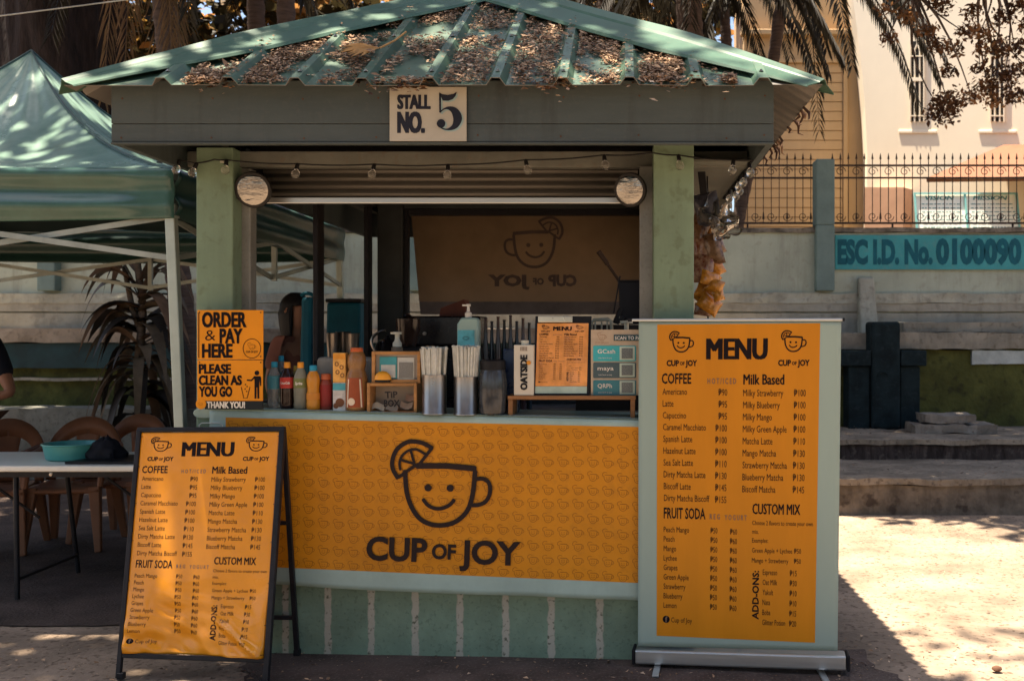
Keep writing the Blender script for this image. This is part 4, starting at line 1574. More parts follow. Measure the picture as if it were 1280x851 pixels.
Yo = 4.43
for k in range(2):
    y0, y1 = ((387.5, 449.2), (450, 511))[k]
    sg = thing('notice_sign', ('yellow sign reading ORDER & PAY HERE on the green post', 'yellow sign reading PLEASE CLEAN AS YOU GO above the counter end')[k], 'sign', P(287, y1, Yo), 'two yellow signs on the post')
    mb = MB()
    fm = lambda x, y, o=0.: Vector((XX(x, Yo), Yo - o, ZZ(y, Yo)))
    if k == 0:
        mb.box(XX(246.5, Yo), XX(329, Yo), Yo, Yo + .006, ZZ(y1, Yo), ZZ(y0, Yo))
    else:
        mb.box(XX(246.5, Yo), XX(328.5, Yo), Yo, Yo + .006, ZZ(501, Yo), ZZ(y0, Yo))
    mb.build('plate', YELLOW, sg, bevel=.0015)
    tx = MB()
    if k == 0:
        put_text(tx, fm, 'ORDER', 252.5, 408.5, 18.8, width=56, bold=.05, res=3)
        put_text(tx, fm, '&', 256.5, 425.5, 14, width=13, bold=-.008, res=3)
        put_text(tx, fm, 'PAY', 274.5, 428.5, 18.4, width=29, bold=.05, res=3)
        put_text(tx, fm, 'HERE', 252.5, 446.5, 17.4, width=38.5, bold=.05, res=3)
        flat(tx, *ribbon([(248.6, 391), (248.6, 447)], 1.1), lambda v, o: fm(v[0], v[1], o), .0012)
        ring = [(315 + 11 * math.cos(a), 435.5 + 12 * math.sin(a)) for a in [i * 2 * math.pi / 30 for i in range(31)]]
        flat(tx, *ribbon(ring, .8, False), lambda v, o: fm(v[0], v[1], o), .0012)
        put_cup(tx, fm, 315, 432.5, 10.5, lw=.7, simple=True)
        put_text(tx, fm, 'CUP OF JOY', 315, 440.8, 2.4, width=15, align='c', bold=.03)
    else:
        put_text(tx, fm, 'PLEASE', 248.5, 466.5, 11.8, width=40.5, bold=.055, res=3)
        put_text(tx, fm, 'CLEAN AS', 248.5, 480.8, 12, width=54, bold=.055, res=3)
        put_text(tx, fm, 'YOU GO', 248.5, 495, 12, width=42, bold=.055, res=3)
        # man dropping litter into a bin
        m2 = lambda v, o: fm(v[0], v[1], o)
        flat(tx, *disc2(321.3, 466, 3.0, 16), m2, .0012)
        flat(tx, [(317.5, 470), (325.5, 470), (326.6, 472), (326.6, 482), (325.2, 482.4), (324.6, 474.5), (324.2, 482), (324.2, 498), (321.9, 498), (321.6, 484), (320.9, 484), (320.6, 498), (318.2, 498), (318.2, 476)], [(0, 1, 2, 3, 4, 5, 6, 7, 8, 9, 10, 11, 12, 13)], m2, .0012)
        flat(tx, *ribbon([(318.6, 471), (314.4, 475.4), (309.2, 475)], 1.9), m2, .0016)
        flat(tx, *ribbon([(301.6, 483.5), (304.8, 497.4), (309, 497.4), (312.6, 483.5)], .9, False), m2, .0012)
        for q in ((307, 480.5), (309, 483), (306.5, 486), (308.5, 489)):
            flat(tx, *disc2(q[0], q[1], .9, 8), m2, .0012)
    tx.build('lettering', INK, sg)
    if k == 1:
        mb = MB()
        mb.box(XX(256, Yo), XX(328.5, Yo), Yo, Yo + .006, ZZ(511.5, Yo), ZZ(501.3, Yo))
        mb.build('thanks_strip', mat('strip_black', (.015, .02, .022), .45), sg)
        mb = MB()
        put_text(mb, fm, 'THANK YOU!', 258.5, 509.6, 8.0, width=48, bold=.05, res=3)
        mb.build('strip_lettering', mat('strip_white', (.75, .70, .58), .5), sg)
        mb = MB()
        mb.prism([(XX(a, Yo), ZZ(b, Yo)) for a, b in disc2(251.4, 504.8, 6.4, 24)[0]][::-1], Yo - .003, Yo + .004)
        mb.build('badge', YELLOW, sg)
        mb = MB()
        put_cup(mb, lambda x, y, o=0.: fm(x, y, o + .003), 251.4, 504.4, 5.6, lw=.7, simple=True)
        mb.build('badge_emblem', ORANGE_DEEP, sg)
    mb = MB()
    for q in ((249.5, y0 + 3), (326, y0 + 3), (326, y0 + 58 if k == 0 else y0 + 3)):
        mb.lathe([(.003, 0), (.003, .002), (0, .003)], fm(*q), 8, M=Matrix.Rotation(R(90), 3, 'X'))
    mb.build('screw', BLACK_METAL, sg)

# ------------------------------------------------------------------ banner on the counter front
bn = thing('counter_banner', 'wide orange banner with smiling cup emblem hung on the counter', 'banner', on_front(560, 740, .05))


def bil(q, u, v):
    a, b, c, d = q
    return ((a[0] * (1 - u) + b[0] * u) * (1 - v) + (c[0] * (1 - u) + d[0] * u) * v, (a[1] * (1 - u) + b[1] * u) * (1 - v) + (c[1] * (1 - u) + d[1] * u) * v)


def bwave(px, py):
    t = max(0, min(1, (py - 520) / 220))
    return .011 * t * noise.noise(Vector((px * .016, py * .008, 3))) + .0030 * noise.noise(Vector((px * .03, py * .05, 8))) + .004 * t


def bmap(px, py, o=0.):
    return on_front(px, py, .040 + bwave(px, py) + o)


def lowedge(px):
    return 2.0 * noise.noise(Vector((px * .012, .5, 0)))


mb = MB()
q_all = ((262, 513), (812, 525.5), (262, 727), (812, 751.5))


def white(u, v):
    x, y = bil(q_all, u, v)
    return bmap(x, y + lowedge(x) * v)


mb.grid(white, 90, 36)
sh = mb.build('sheet', VINYL_WHITE, bn, smooth=True, solid=(.0012, 1))
mb = MB()
mb.grid(lambda u, v: (lambda x: (x, Yf(x) - .042 + .10 * v, zt(x) + .0015 + .0008))(-1.86 + 1.98 * u), 40, 2)
mb.build('top_fold', VINYL_WHITE, bn, solid=(.001, 1))
q_or = ((282, 521.6), (806, 533.6), (282, 706), (806, 728.6))
mb = MB()
mb.grid(lambda u, v: bmap(*bil(q_or, u, v), .0018), 90, 32)
mb.build('orange_print', ORANGE, bn, smooth=True)
mb = MB()
for r_ in range(11):
    for c_ in range(28):
        u, v = (c_ + .55) / 28, (r_ + .6) / 11
        x, y = bil(q_or, u, v)
        put_cup(mb, lambda a, b, o=0.: bmap(a, b, o), x, y + .6 * math.sin(c_), 14.5, off=.0026, lw=.8, simple=True)
mb.build('cup_pattern', ORANGE_DEEP, bn, recalc=False)
mb = MB()
sl = math.atan2(22, 520)
put_cup(mb, lambda a, b, o=0.: bmap(a, b, o), 551.5, 604, 126, off=.003, thick=.005)
B = lambda s, x, y, c, w: put_text(mb, bmap, s, x, y, c, width=w, bold=.034, res=4, rot=-.035, off=.003, thick=.005)
B('CUP', 457.5, 698.5, 29, 76)
B('OF', 539.5, 697.5, 18.5, 30)
B('JOY', 574, 703, 29, 76)
mb.build('emblem', mat('emblem_brown', (.022, .013, .012), .6, var=.1, spec=.2), bn)

# wire clip beside the banner
mb = MB()
mb.tube([on_front(249, 545, .045), on_front(249, 531, .045), on_front(252, 528.5, .045), on_front(274, 528.5, .045), on_front(278, 531, .045), on_front(278, 545, .045)], .0022, 6)
tag(mb.build('wire_clip', mat('clip_white', (.6, .62, .56), .4)), 'bent pale wire clip at the counter end under the yellow signs', 'clip')

# translucent banner over the back window, seen from behind
bb = thing('window_banner', 'dim brown banner seen from behind with mirrored cup emblem', 'banner', (-.8, 7.42, 1.6))
BACK_OR = mat('banner_back', (.25, .17, .10), .7, var=.12, vs=2.5, translucent=.5)
Yk = 7.42


def kmap(px, py, o=0.):
    return Vector((XX(px, Yk), Yk - o + .012 * noise.noise(Vector((px * .02, py * .01, 1))), ZZ(py, Yk)))


q_b = ((513, 257), (822, 257), (524, 377), (822, 377))
mb = MB()
mb.grid(lambda u, v: kmap(*bil(q_b, u, v)), 30, 14)
mb.build('sheet', BACK_OR, bb, smooth=True)
mb = MB()
mb.grid(lambda u, v: kmap(*bil(((524, 377), (822, 377), (525.5, 393), (822, 393)), u, v)), 30, 3)
mb.build('margin', mat('banner_back_margin', (.12, .10, .09), .6, translucent=.5), bb, smooth=True)
mb = MB()
put_cup(mb, kmap, 667, 303, 74, off=.004, mirror=True)
fmir = lambda x, y, o=0.: kmap(2 * 665 - x, y, o)
put_text(mb, fmir, 'CUP', 609, 357, 13.5, width=36, bold=.055, off=.004)
put_text(mb, fmir, 'OF', 650, 355.5, 8, width=14, bold=.05, off=.004)
put_text(mb, fmir, 'JOY', 668, 357, 13.5, width=52, bold=.055, off=.004)
mb.build('emblem', mat('emblem_back', (.075, .052, .045), .7), bb)

# convex mirrors
MIR = mat('mirror_glass', (.30, .285, .26), .07, metal=1., var=.10, vs=30, bump=.25, bs=22, stretch=(.6, 1, 2.2))
RIM = mat('mirror_rim', (.02, .018, .016), .4)
for px, py, Y, r, tilt, lab in ((316.5, 237.5, 4.55, .077, (R(104), 0, R(6)), 'round convex mirror under the fascia beside the left green post'), (788, 237.5, 4.48, .072, (R(102), R(0), R(-22)), 'tilted round convex mirror beside the right green post')):
    c = P(px, py, Y)
    t = thing('convex_mirror', lab, 'mirror', c, 'round mirrors at the serving window')
    from mathutils import Euler
    M = Euler(tilt).to_matrix()
    mb = MB()
    prof = [(r * math.cos(a), .013 * math.sin(a) + .004) for a in [i * math.pi / 2 / 8 for i in range(9)]]
    mb.lathe([(0, .004), *prof][1:], c, 40, M=M)
    mb.build('glass', MIR, t, smooth=True, angle=60)
    mb = MB()
    mb.lathe([(r - .003, -.012), (r + .004, -.010), (r + .006, 0), (r + .003, .009), (r - .004, .010)], c, 40, M=M)
    mb.build('rim', RIM, t, smooth=True)
    mb = MB()
    mb.tube([c + M @ Vector((0, 0, -.01)), c + Vector((0, .09, .02)), c + Vector((.0, .13, .0))], .008, 8)
    mb.build('bracket', RIM, t)

# string of bulbs
sl_ = thing('string_lights', 'black festoon cable with clear glass bulbs along the serving window', 'string lights', P(520, 215, 4.44))
WIRE = mat('cable_black', (.012, .012, .013), .5)
GLASSB = mat('bulb_glass', (.9, .88, .82), .04, trans=.92, var=.02, ior=1.3)
way = [(196, 203, 4.5), (225, 200, 4.5), (246, 204, 4.49), (268, 199.5, 4.48), (283, 200, 4.47), (372, 205, 4.46), (468, 205.5, 4.45), (560, 206, 4.44), (657, 200, 4.43), (755, 194, 4.4), (815, 191, 4.38), (848, 194, 4.37), (917, 200, 4.37), (942, 200, 4.37)]
pts = [P(*w) for w in way]
sm = []
for i in range(len(pts) - 1):
    for k in range(5):
        q = pts[i].lerp(pts[i + 1], k / 5)
        q.z -= .006 * math.sin(math.pi * k / 5) * min(1, (pts[i + 1] - pts[i]).length / .2)
        sm.append(q)
sm.append(pts[-1])
tail = [Vector((.555, 4.42 + .16 * i, 2.20 - .02 * abs(math.sin(i * 1.3)))) for i in range(9)]
mb = MB()
mb.tube(sm, .0035, 6)
mb.tube([sm[-1]] + tail, .0035, 6)
mb.build('cable', WIRE, sl_)


def bulb(p, d=Vector((0, 0, -1)), k=.78):
    d = d.normalized()
    q = Vector((0, 0, 1)).rotation_difference(d).to_matrix()
    mb = MB()
    mb.lathe([(a * k, b * k) for a, b in [(.006, -.004), (.011, .002), (.012, .02), (.013, .03), (.010, .031)]], p, 10, M=q)
    s = mb.build('socket', WIRE, sl_, smooth=True)
    mb = MB()
    mb.lathe([(a * k, b * k) for a, b in [(.009, .031), (.013, .038), (.021, .05), (.024, .062), (.021, .075), (.012, .084), (0, .087)]], p, 14, M=q)
    mb.build('bulb', GLASSB, s, smooth=True, angle=80)


rr = random.Random(4)
for i in (1, 2, 4, 5, 6, 7, 8, 9, 11, 12):
    bulb(pts[i], Vector((rr.uniform(-.25, .25) if i > 3 else rr.uniform(-.5, .1), -.1, -1)))
for q in tail[::1]:
    bulb(q, Vector((rr.uniform(-.3, .5), rr.uniform(-.3, .3), -1)))
mb = MB()
mb.lathe([(.016, 0), (.016, .012), (0, .013)], P(283, 203, 4.5) + Vector((-.012, 0, -.002)), 12)
mb.build('hook', mat('hook_white', (.5, .5, .42), .5), sl_)


# ================================================================== FREE-STANDING MENU BOARDS
LX0, LY0, LX1, LY1 = 822, 405, 1025, 800


def wr_frame(u, v):
    d = .0016 * noise.noise(Vector((u * 5, v * 8, 2))) + .004 * noise.noise(Vector((u * 2.2, v * 3, 7))) * v
    if v > .66:
        k = (v - .66) / .34
        d += .026 * k * math.sin(9 * v + 5 * u + 2.6 * noise.noise(Vector((u * 3, v * 2, 1)))) + .024 * k * noise.noise(Vector((u * 5 + v * 7, v * 14 - u * 6, 3)))
        s = (v - (.86 + .14 * (u - .68) / .32)) / .018
        if u > .6:
            d += .022 * math.exp(-s * s) * min(1, (u - .6) / .1)
    return d * min(1, u / .02, (1 - u) / .02)


fr = thing('menu_board', 'black A-frame board with a wrinkled orange coffee menu standing on the ground', 'menu board', (XX(240, 4.2), 4.25, 0))
TL, TR, BL, BR = P(177.5, 540.5, 4.36), P(350, 539.5, 4.30), P(152.5, 815.5, 4.185), P(331, 822, 4.105)
amap = quad_map(TL, TR, BL, BR, LX0, LY0, LX1, LY1, wr_frame)
mb = MB()
mb.grid(lambda u, v: amap(LX0 + (LX1 - LX0) * u, LY0 + (LY1 - LY0) * v, .002), 70, 110)
PRINT = mat('glossy_print', (.74, .285, .014), .24, var=.08, vs=4, coat=.15)
PRINT.node_tree.nodes['Principled BSDF'].inputs['Specular IOR Level'].default_value = .45
shp = mb.build('poster', PRINT, fr, smooth=True, solid=(.0008, 1))
mi, mt, ms = MB(), MB(), MB()
menu_layout(mi, mt, ms, lambda x, y, o=0.: amap(x, y, .002 + o))
mi.build('bold_lettering', INK, shp)
mt.build('lettering', INK_SOFT, shp)
ms.build('pale_lettering', INK_PALE, shp)
mb = MB()
up = (TL - BL).normalized()
side = (TR - TL).normalized()
nb = side.cross(up)
nb = nb if nb.y > 0 else -nb
fl = P(151.5, 848, 4.165)
fl.z = 0.004
frr = BR + (BR - TR).normalized() * .1
k = (frr.z - .004) / (BR - TR).normalized().z
frr = frr - (BR - TR).normalized() * k
o1 = side * -.012
mb.bar(fl + o1, TL + o1 + up * .012, .020, .020, up=nb)
mb.bar(frr - o1, TR - o1 + up * .012, .024, .024, up=nb)
mb.bar(TL + o1 * 1.7 + up * .012 + nb * .001, TR - o1 * 1.9 + up * .012 + nb * .001, .021, .018, up=nb)
mb.bar(BL + o1 - up * .010 + nb * .001, BR - o1 - up * .010 + nb * .001, .019, .016, up=nb)
mb.build('front_frame', BLACK_METAL, fr, bevel=.003)
mb = MB()
ta, tb_ = TL + nb * .03 - side * .005, TR + nb * .03 - side * -.002
ra, rb = P(215, 823, 4.50), P(371.5, 818, 4.47)
ra.z = rb.z = .004
mb.bar(ra, ta, .019, up=(0, 1, 0))
mb.bar(rb, tb_, .021, up=(0, 1, 0))
for t_ in (.17, .60):
    mb.bar(ra.lerp(ta, t_) + Vector((.01, .001, 0)), rb.lerp(tb_, t_) + Vector((-.01, .001, 0)), .014, .018)
mb.build('rear_frame', BLACK_METAL, fr, bevel=.002)
mb = MB()
for p in (fl, frr, ra, rb):
    mb.box(p.x - .014, p.x + .014, p.y - .014, p.y + .014, .001, .028)
mb.build('rubber_foot', BLACK_PLASTIC, fr, bevel=.003)
mb = MB()
for v in (.02, .16, .33, .5, .68, .86, .985):
    for u in (.012, .988):
        q = amap(LX0 + (LX1 - LX0) * u, LY0 + (LY1 - LY0) * v, .004)
        w_ = amap(LX0 + (LX1 - LX0) * (u + (-.045 if u < .5 else .045)), LY0 + (LY1 - LY0) * v, .006)
        mb.tube([q, q.lerp(w_, .5) + nb * -.004, w_, w_ + nb * .012], .0012, 5)
mb.build('tie', BLACK_PLASTIC, fr)

# roll-up banner
ru = thing('rollup_banner', 'tall roll-up banner stand with orange menu and white margin beside the counter', 'banner stand', (XX(925, 4.28), 4.28, 0))


def wr_roll(u, v):
    return .0014 * noise.noise(Vector((u * 7, v * 1.5, 4))) + .004 * math.sin(math.pi * u) * math.sin(math.pi * v)


wTL, wTR, wBL, wBR = P(798.5, 401.5, 4.335), P(1051.5, 401, 4.225), P(797.5, 807, 4.335), P(1047, 813, 4.225)
wmap = quad_map(wTL, wTR, wBL, wBR, 798.5, 401, 1050, 810, wr_roll)
mb = MB()
mb.grid(lambda u, v: wmap(798.5 + 251.5 * u, 401 + 409 * v), 40, 60)
wsh = mb.build('sheet', mat('rollup_white', (.31, .40, .345), .42, var=.05, vs=2.5, stretch=(1, 1, .25)), ru, smooth=True, solid=(.001, 1))
mb = MB()
rTL, rTR, rBL, rBR = P(822, 405.5, 4.325), P(1024.5, 406.5, 4.238), P(822.5, 796.5, 4.325), P(1022, 803, 4.238)


def omap_raw(x, y, o=0.):
    u, v = (x - LX0) / (LX1 - LX0), (y - LY0) / (LY1 - LY0)
    px = (822 + .5 * v) * (1 - u) + (1024.5 - 2.5 * v) * u
    py = 405.5 + 391 * v + u * (1 + 5.5 * v)
    uu = (px - 798.5) / 251.5
    vv = (py - 401 - uu * 3) / 409
    return wmap(798.5 + 251.5 * uu, 401 + 409 * vv, .0016 + o)


mb.grid(lambda u, v: omap_raw(LX0 + (LX1 - LX0) * u, LY0 + (LY1 - LY0) * v), 40, 60)
osh = mb.build('orange_print', mat('rollup_orange', (.60, .225, .009), .4, var=.05, vs=3, stretch=(3, 1, .5), bump=.03, bs=12), ru, smooth=True)
mi, mt, ms = MB(), MB(), MB()
menu_layout(mi, mt, ms, lambda x, y, o=0.: omap_raw(x, y, o))
mi.build('bold_lettering', INK, osh)
mt.build('lettering', INK_SOFT, osh)
ms.build('pale_lettering', INK_PALE, osh)
mb = MB()
a, b = P(790, 400, 4.335), P(1053, 399.5, 4.225)
mb.bar(a, b, .016, .012)
mb.build('top_rail', ALU, ru, bevel=.003)
mb = MB()
d = (b - a).normalized()
mb.bar(a - d * .018, a - d * .001, .018, .014)
mb.bar(b + d * .001, b + d * .010, .018, .014)
mb.build('end_cap', BLACK_PLASTIC, ru, bevel=.002)
a, b = P(795, 817, 4.345), P(1057, 825, 4.225)
mb = MB()
mb.bar(a, b, .085, .062)
mb.build('cassette', ALU, ru, bevel=.008)
mb = MB()
mb.bar(a - d * .014, a - d * .001, .09, .068)
mb.bar(b + d * .001, b + d * .016, .09, .068)
mb.build('end_cap', BLACK_PLASTIC, ru, bevel=.006)
mb = MB()
for q in (.10, .86):
    c = a.lerp(b, q)
    c.z = .012
    mb.bar(c + Vector((.02, .12, 0)), c + Vector((-.01 + (.03 if q > .5 else 0), -.16, -.004)), .028, .010)
mb.build('foot', ALU, ru, bevel=.003)
mb = MB()
mb.tube([P(925, 805, 4.35) + Vector((0, 0, 0)), P(925, 400, 4.35)], .008, 8)
mb.build('pole', ALU, ru)

# ================================================================== ON THE COUNTER
def cz(x):
    return zt(x) + .001


def bottle(name, label, px, wpx, ytop, Y, prof, body, capm, capf=.1, band=None, bandm=None, txt=None, group=None):
    x = XX(px, Y)
    z0 = cz(x)
    H = ZZ(ytop, Y) - z0
    r = wpx / F * Y / 2
    t = thing(name, label, 'bottle', (x, Y, z0), group)
    mb = MB()
    mb.lathe([(a * r, b * H) for a, b in prof], (x, Y, z0), 20)
    mb.build('body', body, t, smooth=True, angle=70)
    rc = prof[-1][0] * r * 1.12
    mb = MB()
    mb.lathe([(rc, H * (1 - capf)), (rc * 1.04, H * (1 - capf * .9)), (rc, H * .985), (rc * .9, H), (0, H)], (x, Y, z0), 18)
    mb.build('cap', capm, t, smooth=True)
    if band:
        mb = MB()
        rb = band[2] * r
        mb.lathe([(rb, H * band[0]), (rb * 1.012, H * (band[0] + .01)), (rb * 1.012, H * (band[1] - .01)), (rb, H * band[1])], (x, Y, z0), 20)
        lb = mb.build('label_band', bandm, t, smooth=True)
        if txt:
            mb = MB()
            R_ = rb * 1.02
            put_text(mb, lambda u, v, o=0.: Vector((x + (R_ + o) * math.sin(u / R_), Y - (R_ + o) * math.cos(u / R_), z0 + H * (band[0] + band[1]) / 2 - v)), txt[0], 0, txt[2] / 2, txt[2], width=txt[1], bold=.03, align='c', off=.0006, shear=.2)
            mb.build('label_lettering', txt[3], lb)
    return t


PET = [(.0, 0), (.78, 0), (.95, .03), (1, .1), (.97, .2), (1, .3), (1, .52), (.97, .56), (1, .6), (.98, .68), (.72, .80), (.45, .88), (.40, .90)]
CLEAR = mat('clear_plastic', (.62, .66, .64), .12, trans=.75, var=.05, ior=1.25)
COLA = mat('cola', (.018, .007, .005), .1, var=.1)
BLUECAP = mat('blue_cap', (.03, .27, .40), .4)
YELCAP = mat('amber_cap', (.75, .30, .03), .4)
REDL = mat('red_label', (.42, .045, .035), .4)
WTXT = mat('label_white', (.75, .70, .62), .5)
bottle('water_bottle', 'clear water bottle with blue cap and teal label, first of the counter row', 343, 17, 452, 4.55, PET, CLEAR, BLUECAP, .12, (.42, .70, 1.0), mat('teal_label', (.06, .22, .27), .4))
bottle('water_bottle', 'blue capped water bottle peeking out behind the cola bottle', 351.5, 15, 444.5, 4.66, PET, CLEAR, BLUECAP, .11, (.42, .68, 1.0), mat('teal_label_pale', (.10, .26, .28), .4))
bottle('soda_bottle', 'dark cola bottle with amber cap and red label', 359, 17.5, 452.5, 4.53, PET, COLA, YELCAP, .13, (.45, .68, 1.005), REDL, ('Coca-Cola', .043, .011, WTXT))
bottle('soda_bottle', 'pale amber capped bottle standing behind the cola and lemon soda', 370, 13, 457, 4.64, PET, mat('pale_yellow_drink', (.42, .34, .10), .15, trans=.4), mat('yellow_cap', (.55, .36, .06), .4), .13)
bottle('soda_bottle', 'clear lemon soda bottle with amber cap and olive label', 375.8, 17, 452.5, 4.52, PET, mat('clear_soda', (.50, .50, .38), .12, trans=.6, ior=1.25), YELCAP, .13, (.46, .66, 1.005), mat('olive_label', (.16, .18, .06), .4), ('Sprite', .034, .013, WTXT))
JUICE = [(0, 0), (.82, 0), (.97, .04), (1, .16), (.93, .34), (.84, .46), (.92, .58), (.98, .68), (.86, .78), (.55, .87), (.48, .89)]
bottle('juice_bottle', 'waisted orange juice bottle with blue cap', 391.6, 17, 456.5, 4.51, JUICE, mat('orange_juice', (.62, .25, .02), .18, var=.08, trans=.1), BLUECAP, .13, (.24, .38, .97), mat('orange_label', (.66, .26, .04), .4))
bottle('sauce_bottle', 'small red labelled bottle between the juice and the cartons', 407.5, 15, 467, 4.53, [(0, 0), (.9, 0), (1, .03), (1, .72), (.9, .78), (.72, .86)], mat('red_brown_bottle', (.22, .045, .025), .3), mat('orange_red_cap', (.45, .12, .05), .45), .16, (.1, .7, 1.01), mat('dark_red_label', (.25, .03, .025), .4))
SYR = [(0, 0), (.86, 0), (.97, .02), (1, .10), (.99, .5), (.86, .60), (.72, .655), (.80, .70), (.86, .78), (.80, .86), (.62, .93), (.5, .945)]
sy = bottle('syrup_bottle', 'tall brown syrup squeeze bottle with red cap', 446, 27, 434.5, 4.5, SYR, mat('syrup_brown', (.26, .125, .04), .25, var=.08), mat('red_cap', (.50, .11, .03), .45), .08)
x, Y = XX(446, 4.5), 4.5
mb = MB()
rb = 13.5 / F * Y * 1.01
H = ZZ(434.5, Y) - cz(x)
cyl = lambda u, v, o=0.: Vector((x + (rb + o) * math.sin(u / rb), Y - (rb + o) * math.cos(u / rb), cz(x) + v))
mb.grid(lambda u, v: cyl((u - .5) * rb * 1.9 * (1 - .25 * v), .02 + v * H * .46), 10, 6)
lb = mb.build('label_panel', mat('syrup_label', (.30, .07, .025), .4), sy)
mb = MB()
for s in (-1, 1):
    mb.grid(lambda u, v, s=s: cyl(s * (rb * (.62 - .16 * v) + u * .007), .02 + v * H * .44, .001), 2, 8)
flat(mb, *disc2(-.012, .045, .017, 18), lambda v, o: cyl(v[0], v[1], o), .0015)
mb.build('label_stripes', mat('label_cream', (.66, .55, .40), .4), lb)
# small cartons, one on top of the other
for lab, y0, y1, ca, cb, w0 in (('blue and white milk carton standing under an orange carton', 478, 513.5, (.08, .34, .40), (.60, .58, .54), 0), ('orange carton stacked on top of the blue and white carton', 441, 477.6, (.72, .30, .04), (.76, .40, .10), 1)):
    Y = 4.49
    z0 = cz(XX(424, Y)) if not w0 else ZZ(477.8, Y)
    t = thing('drink_carton', lab, 'carton', (XX(424, Y), Y, z0), 'stacked drink cartons')
    mb = MB()
    mb.box(XX(416, Y), XX(432, Y), Y, Y + .05, z0, ZZ(y0, Y) if w0 else ZZ(478.2, Y))
    mb.build('carton_body', mat('carton_base', cb, .45, var=.2, vs=30), t, bevel=.002)
    mb = MB()
    zz = ZZ(y0, Y)
    mb.box(XX(416.3, Y), XX(431.7, Y), Y - .0012, Y - .0002, zz - (.035 if not w0 else .028), zz - .004)
    mb.build('printed_top', mat('carton_print', ca, .45, var=.15, vs=20), t)
    mb = MB()
    fm = lambda px, py, o=0.: Vector((XX(px, Y), Y - .0015 - o, ZZ(py, Y)))
    if w0:
        for q in ((421, 455), (427, 459), (422, 465), (428, 469)):
            flat(mb, *ribbon([(q[0] + 2.1 * math.cos(a), q[1] + 2.4 * math.sin(a)) for a in [i * .7 for i in range(10)]], 1.0), lambda v, o: fm(v[0], v[1], o), .0005)
    else:
        flat(mb, *disc2(425, 503, 5.5, 14), lambda v, o: fm(v[0], v[1], o), .0004)
        flat(mb, *disc2(420, 507, 3.5, 14), lambda v, o: fm(v[0], v[1], o), .0006)
    mb.build('print_detail', mat('carton_detail', (.18, .075, .035), .5), t)
# pale rounded box behind the cartons
mb = MB()
Y = 4.63
x0, x1 = XX(395, Y), XX(463, Y)
mb.box(x0, x1, Y, Y + .1, cz(x0) + .0, ZZ(446.5, Y))
tag(mb.build('tissue_box', mat('dull_white_plastic', (.38, .35, .29), .5), bevel=.018), 'dull white rounded tissue dispenser behind the cartons', 'dispenser')
# steel tumblers
for px, yt, Y, lab in ((417, 416, 4.80, 'steel shaker cup standing beside the window mullion'), (429, 414.5, 4.86, 'rearmost of the three steel shaker cups by the syrup'), (440, 416.5, 4.79, 'steel shaker cup just behind the red capped syrup')):
    x = XX(px, Y)
    t = thing('shaker_cup', lab, 'cup', (x, Y, ZZ(449, Y)), 'steel shaker cups')
    r = 9.5 / F * Y
    H = ZZ(yt, Y) - ZZ(449, Y)
    mb = MB()
    mb.lathe([(r * .74, 0), (r * .97, H * .97), (r * 1.03, H), (r * .95, H * .99), (r * .7, .004), (0, .004)], (x, Y, ZZ(449, Y)), 24)
    mb.build('cup_body', STEEL, t, smooth=True)
mb = MB()
Y = 4.82
mb.box(XX(398, Y), XX(462, Y), 4.74, 4.93, 1.045, ZZ(449, 4.82) - .003)
tag(mb.build('black_crate', BLACK_PLASTIC, bevel=.006), 'black box the steel shaker cups stand on', 'box')
# wooden card frame and tip box
Y = 4.46
fm = lambda px, py, o=0.: Vector((XX(px, Y), Y - o, ZZ(py, Y)))


def wood_box(t, x0, x1, y0, y1, th, depth, fdir=0):
    mb = MB()
    X0, X1, Z0, Z1 = XX(x0, Y), XX(x1, Y), ZZ(y1, Y), ZZ(y0, Y)
    mb.box(X0, X0 + th, Y, Y + depth, Z0, Z1)
    mb.box(X1 - th, X1, Y, Y + depth, Z0, Z1)
    mb.box(X0 + th, X1 - th, Y + .001, Y + depth, Z1 - th, Z1 - .0005)
    mb.box(X0 + th, X1 - th, Y + .001, Y + depth, Z0, Z0 + th)
    mb.build('wooden_frame', WOOD, t, bevel=.002)
    return X0, X1, Z0, Z1


t = thing('tip_box', 'wooden tip box lettered TiP BOX with money behind glass', 'tip box', fm(491, 518))
X0, X1, Z0, Z1 = wood_box(t, 458.5, 521, 478.5, 518.5, .014, .12)
mb = MB()
mb.box(X0 + .015, X1 - .015, Y + .1, Y + .115, Z0 + .015, Z1 - .015)
mb.build('back_panel', mat('tip_back', (.34, .29, .23), .6), t)
mb = MB()
put_text(mb, fm, 'TiP', 481, 497.5, 8.2, width=16, bold=.03, rot=.05, off=-.004)
put_text(mb, fm, 'BOX', 479.5, 508, 8.6, width=20, bold=.03, rot=.0, off=-.004)
mb.build('lettering', BLACK_PLASTIC, t)
for i, (a, b, c) in enumerate(((466, 509, (.50, .44, .32)), (482, 511, (.42, .36, .27)), (500, 508, (.52, .40, .28)), (506, 498, (.45, .32, .24)))):
    mb = MB()
    p0 = fm(a, b)
    mb.grid(lambda u, v: (p0.x + u * .055 - .012, Y + .03 + .012 * i + .02 * v, p0.z - .012 + .026 * v + .006 * math.sin(u * 5 + i)), 8, 3)
    tag(mb.build('banknote', mat('note_paper', c, .7), solid=(.001, 0)), ['pale folded banknote at the lower end of the tip box', 'folded banknote lying low in the middle of the tip box', 'folded banknote leaning in the tip box under the lettering', 'reddish folded banknote highest in the tip box'][i], 'banknote', 'banknotes in the tip box')
t = thing('card_frame', 'wooden frame holding a teal payment card on top of the tip box', 'frame', fm(495, 478))
Yc = Y
Y = 4.475
X0, X1, Z0, Z1 = wood_box(t, 464.5, 525.5, 439, 478.6, .015, .05)
mb = MB()
mb.box(X0 + .0152, X1 - .0152, Y + .02, Y + .03, Z0 + .0152, Z1 - .0152)
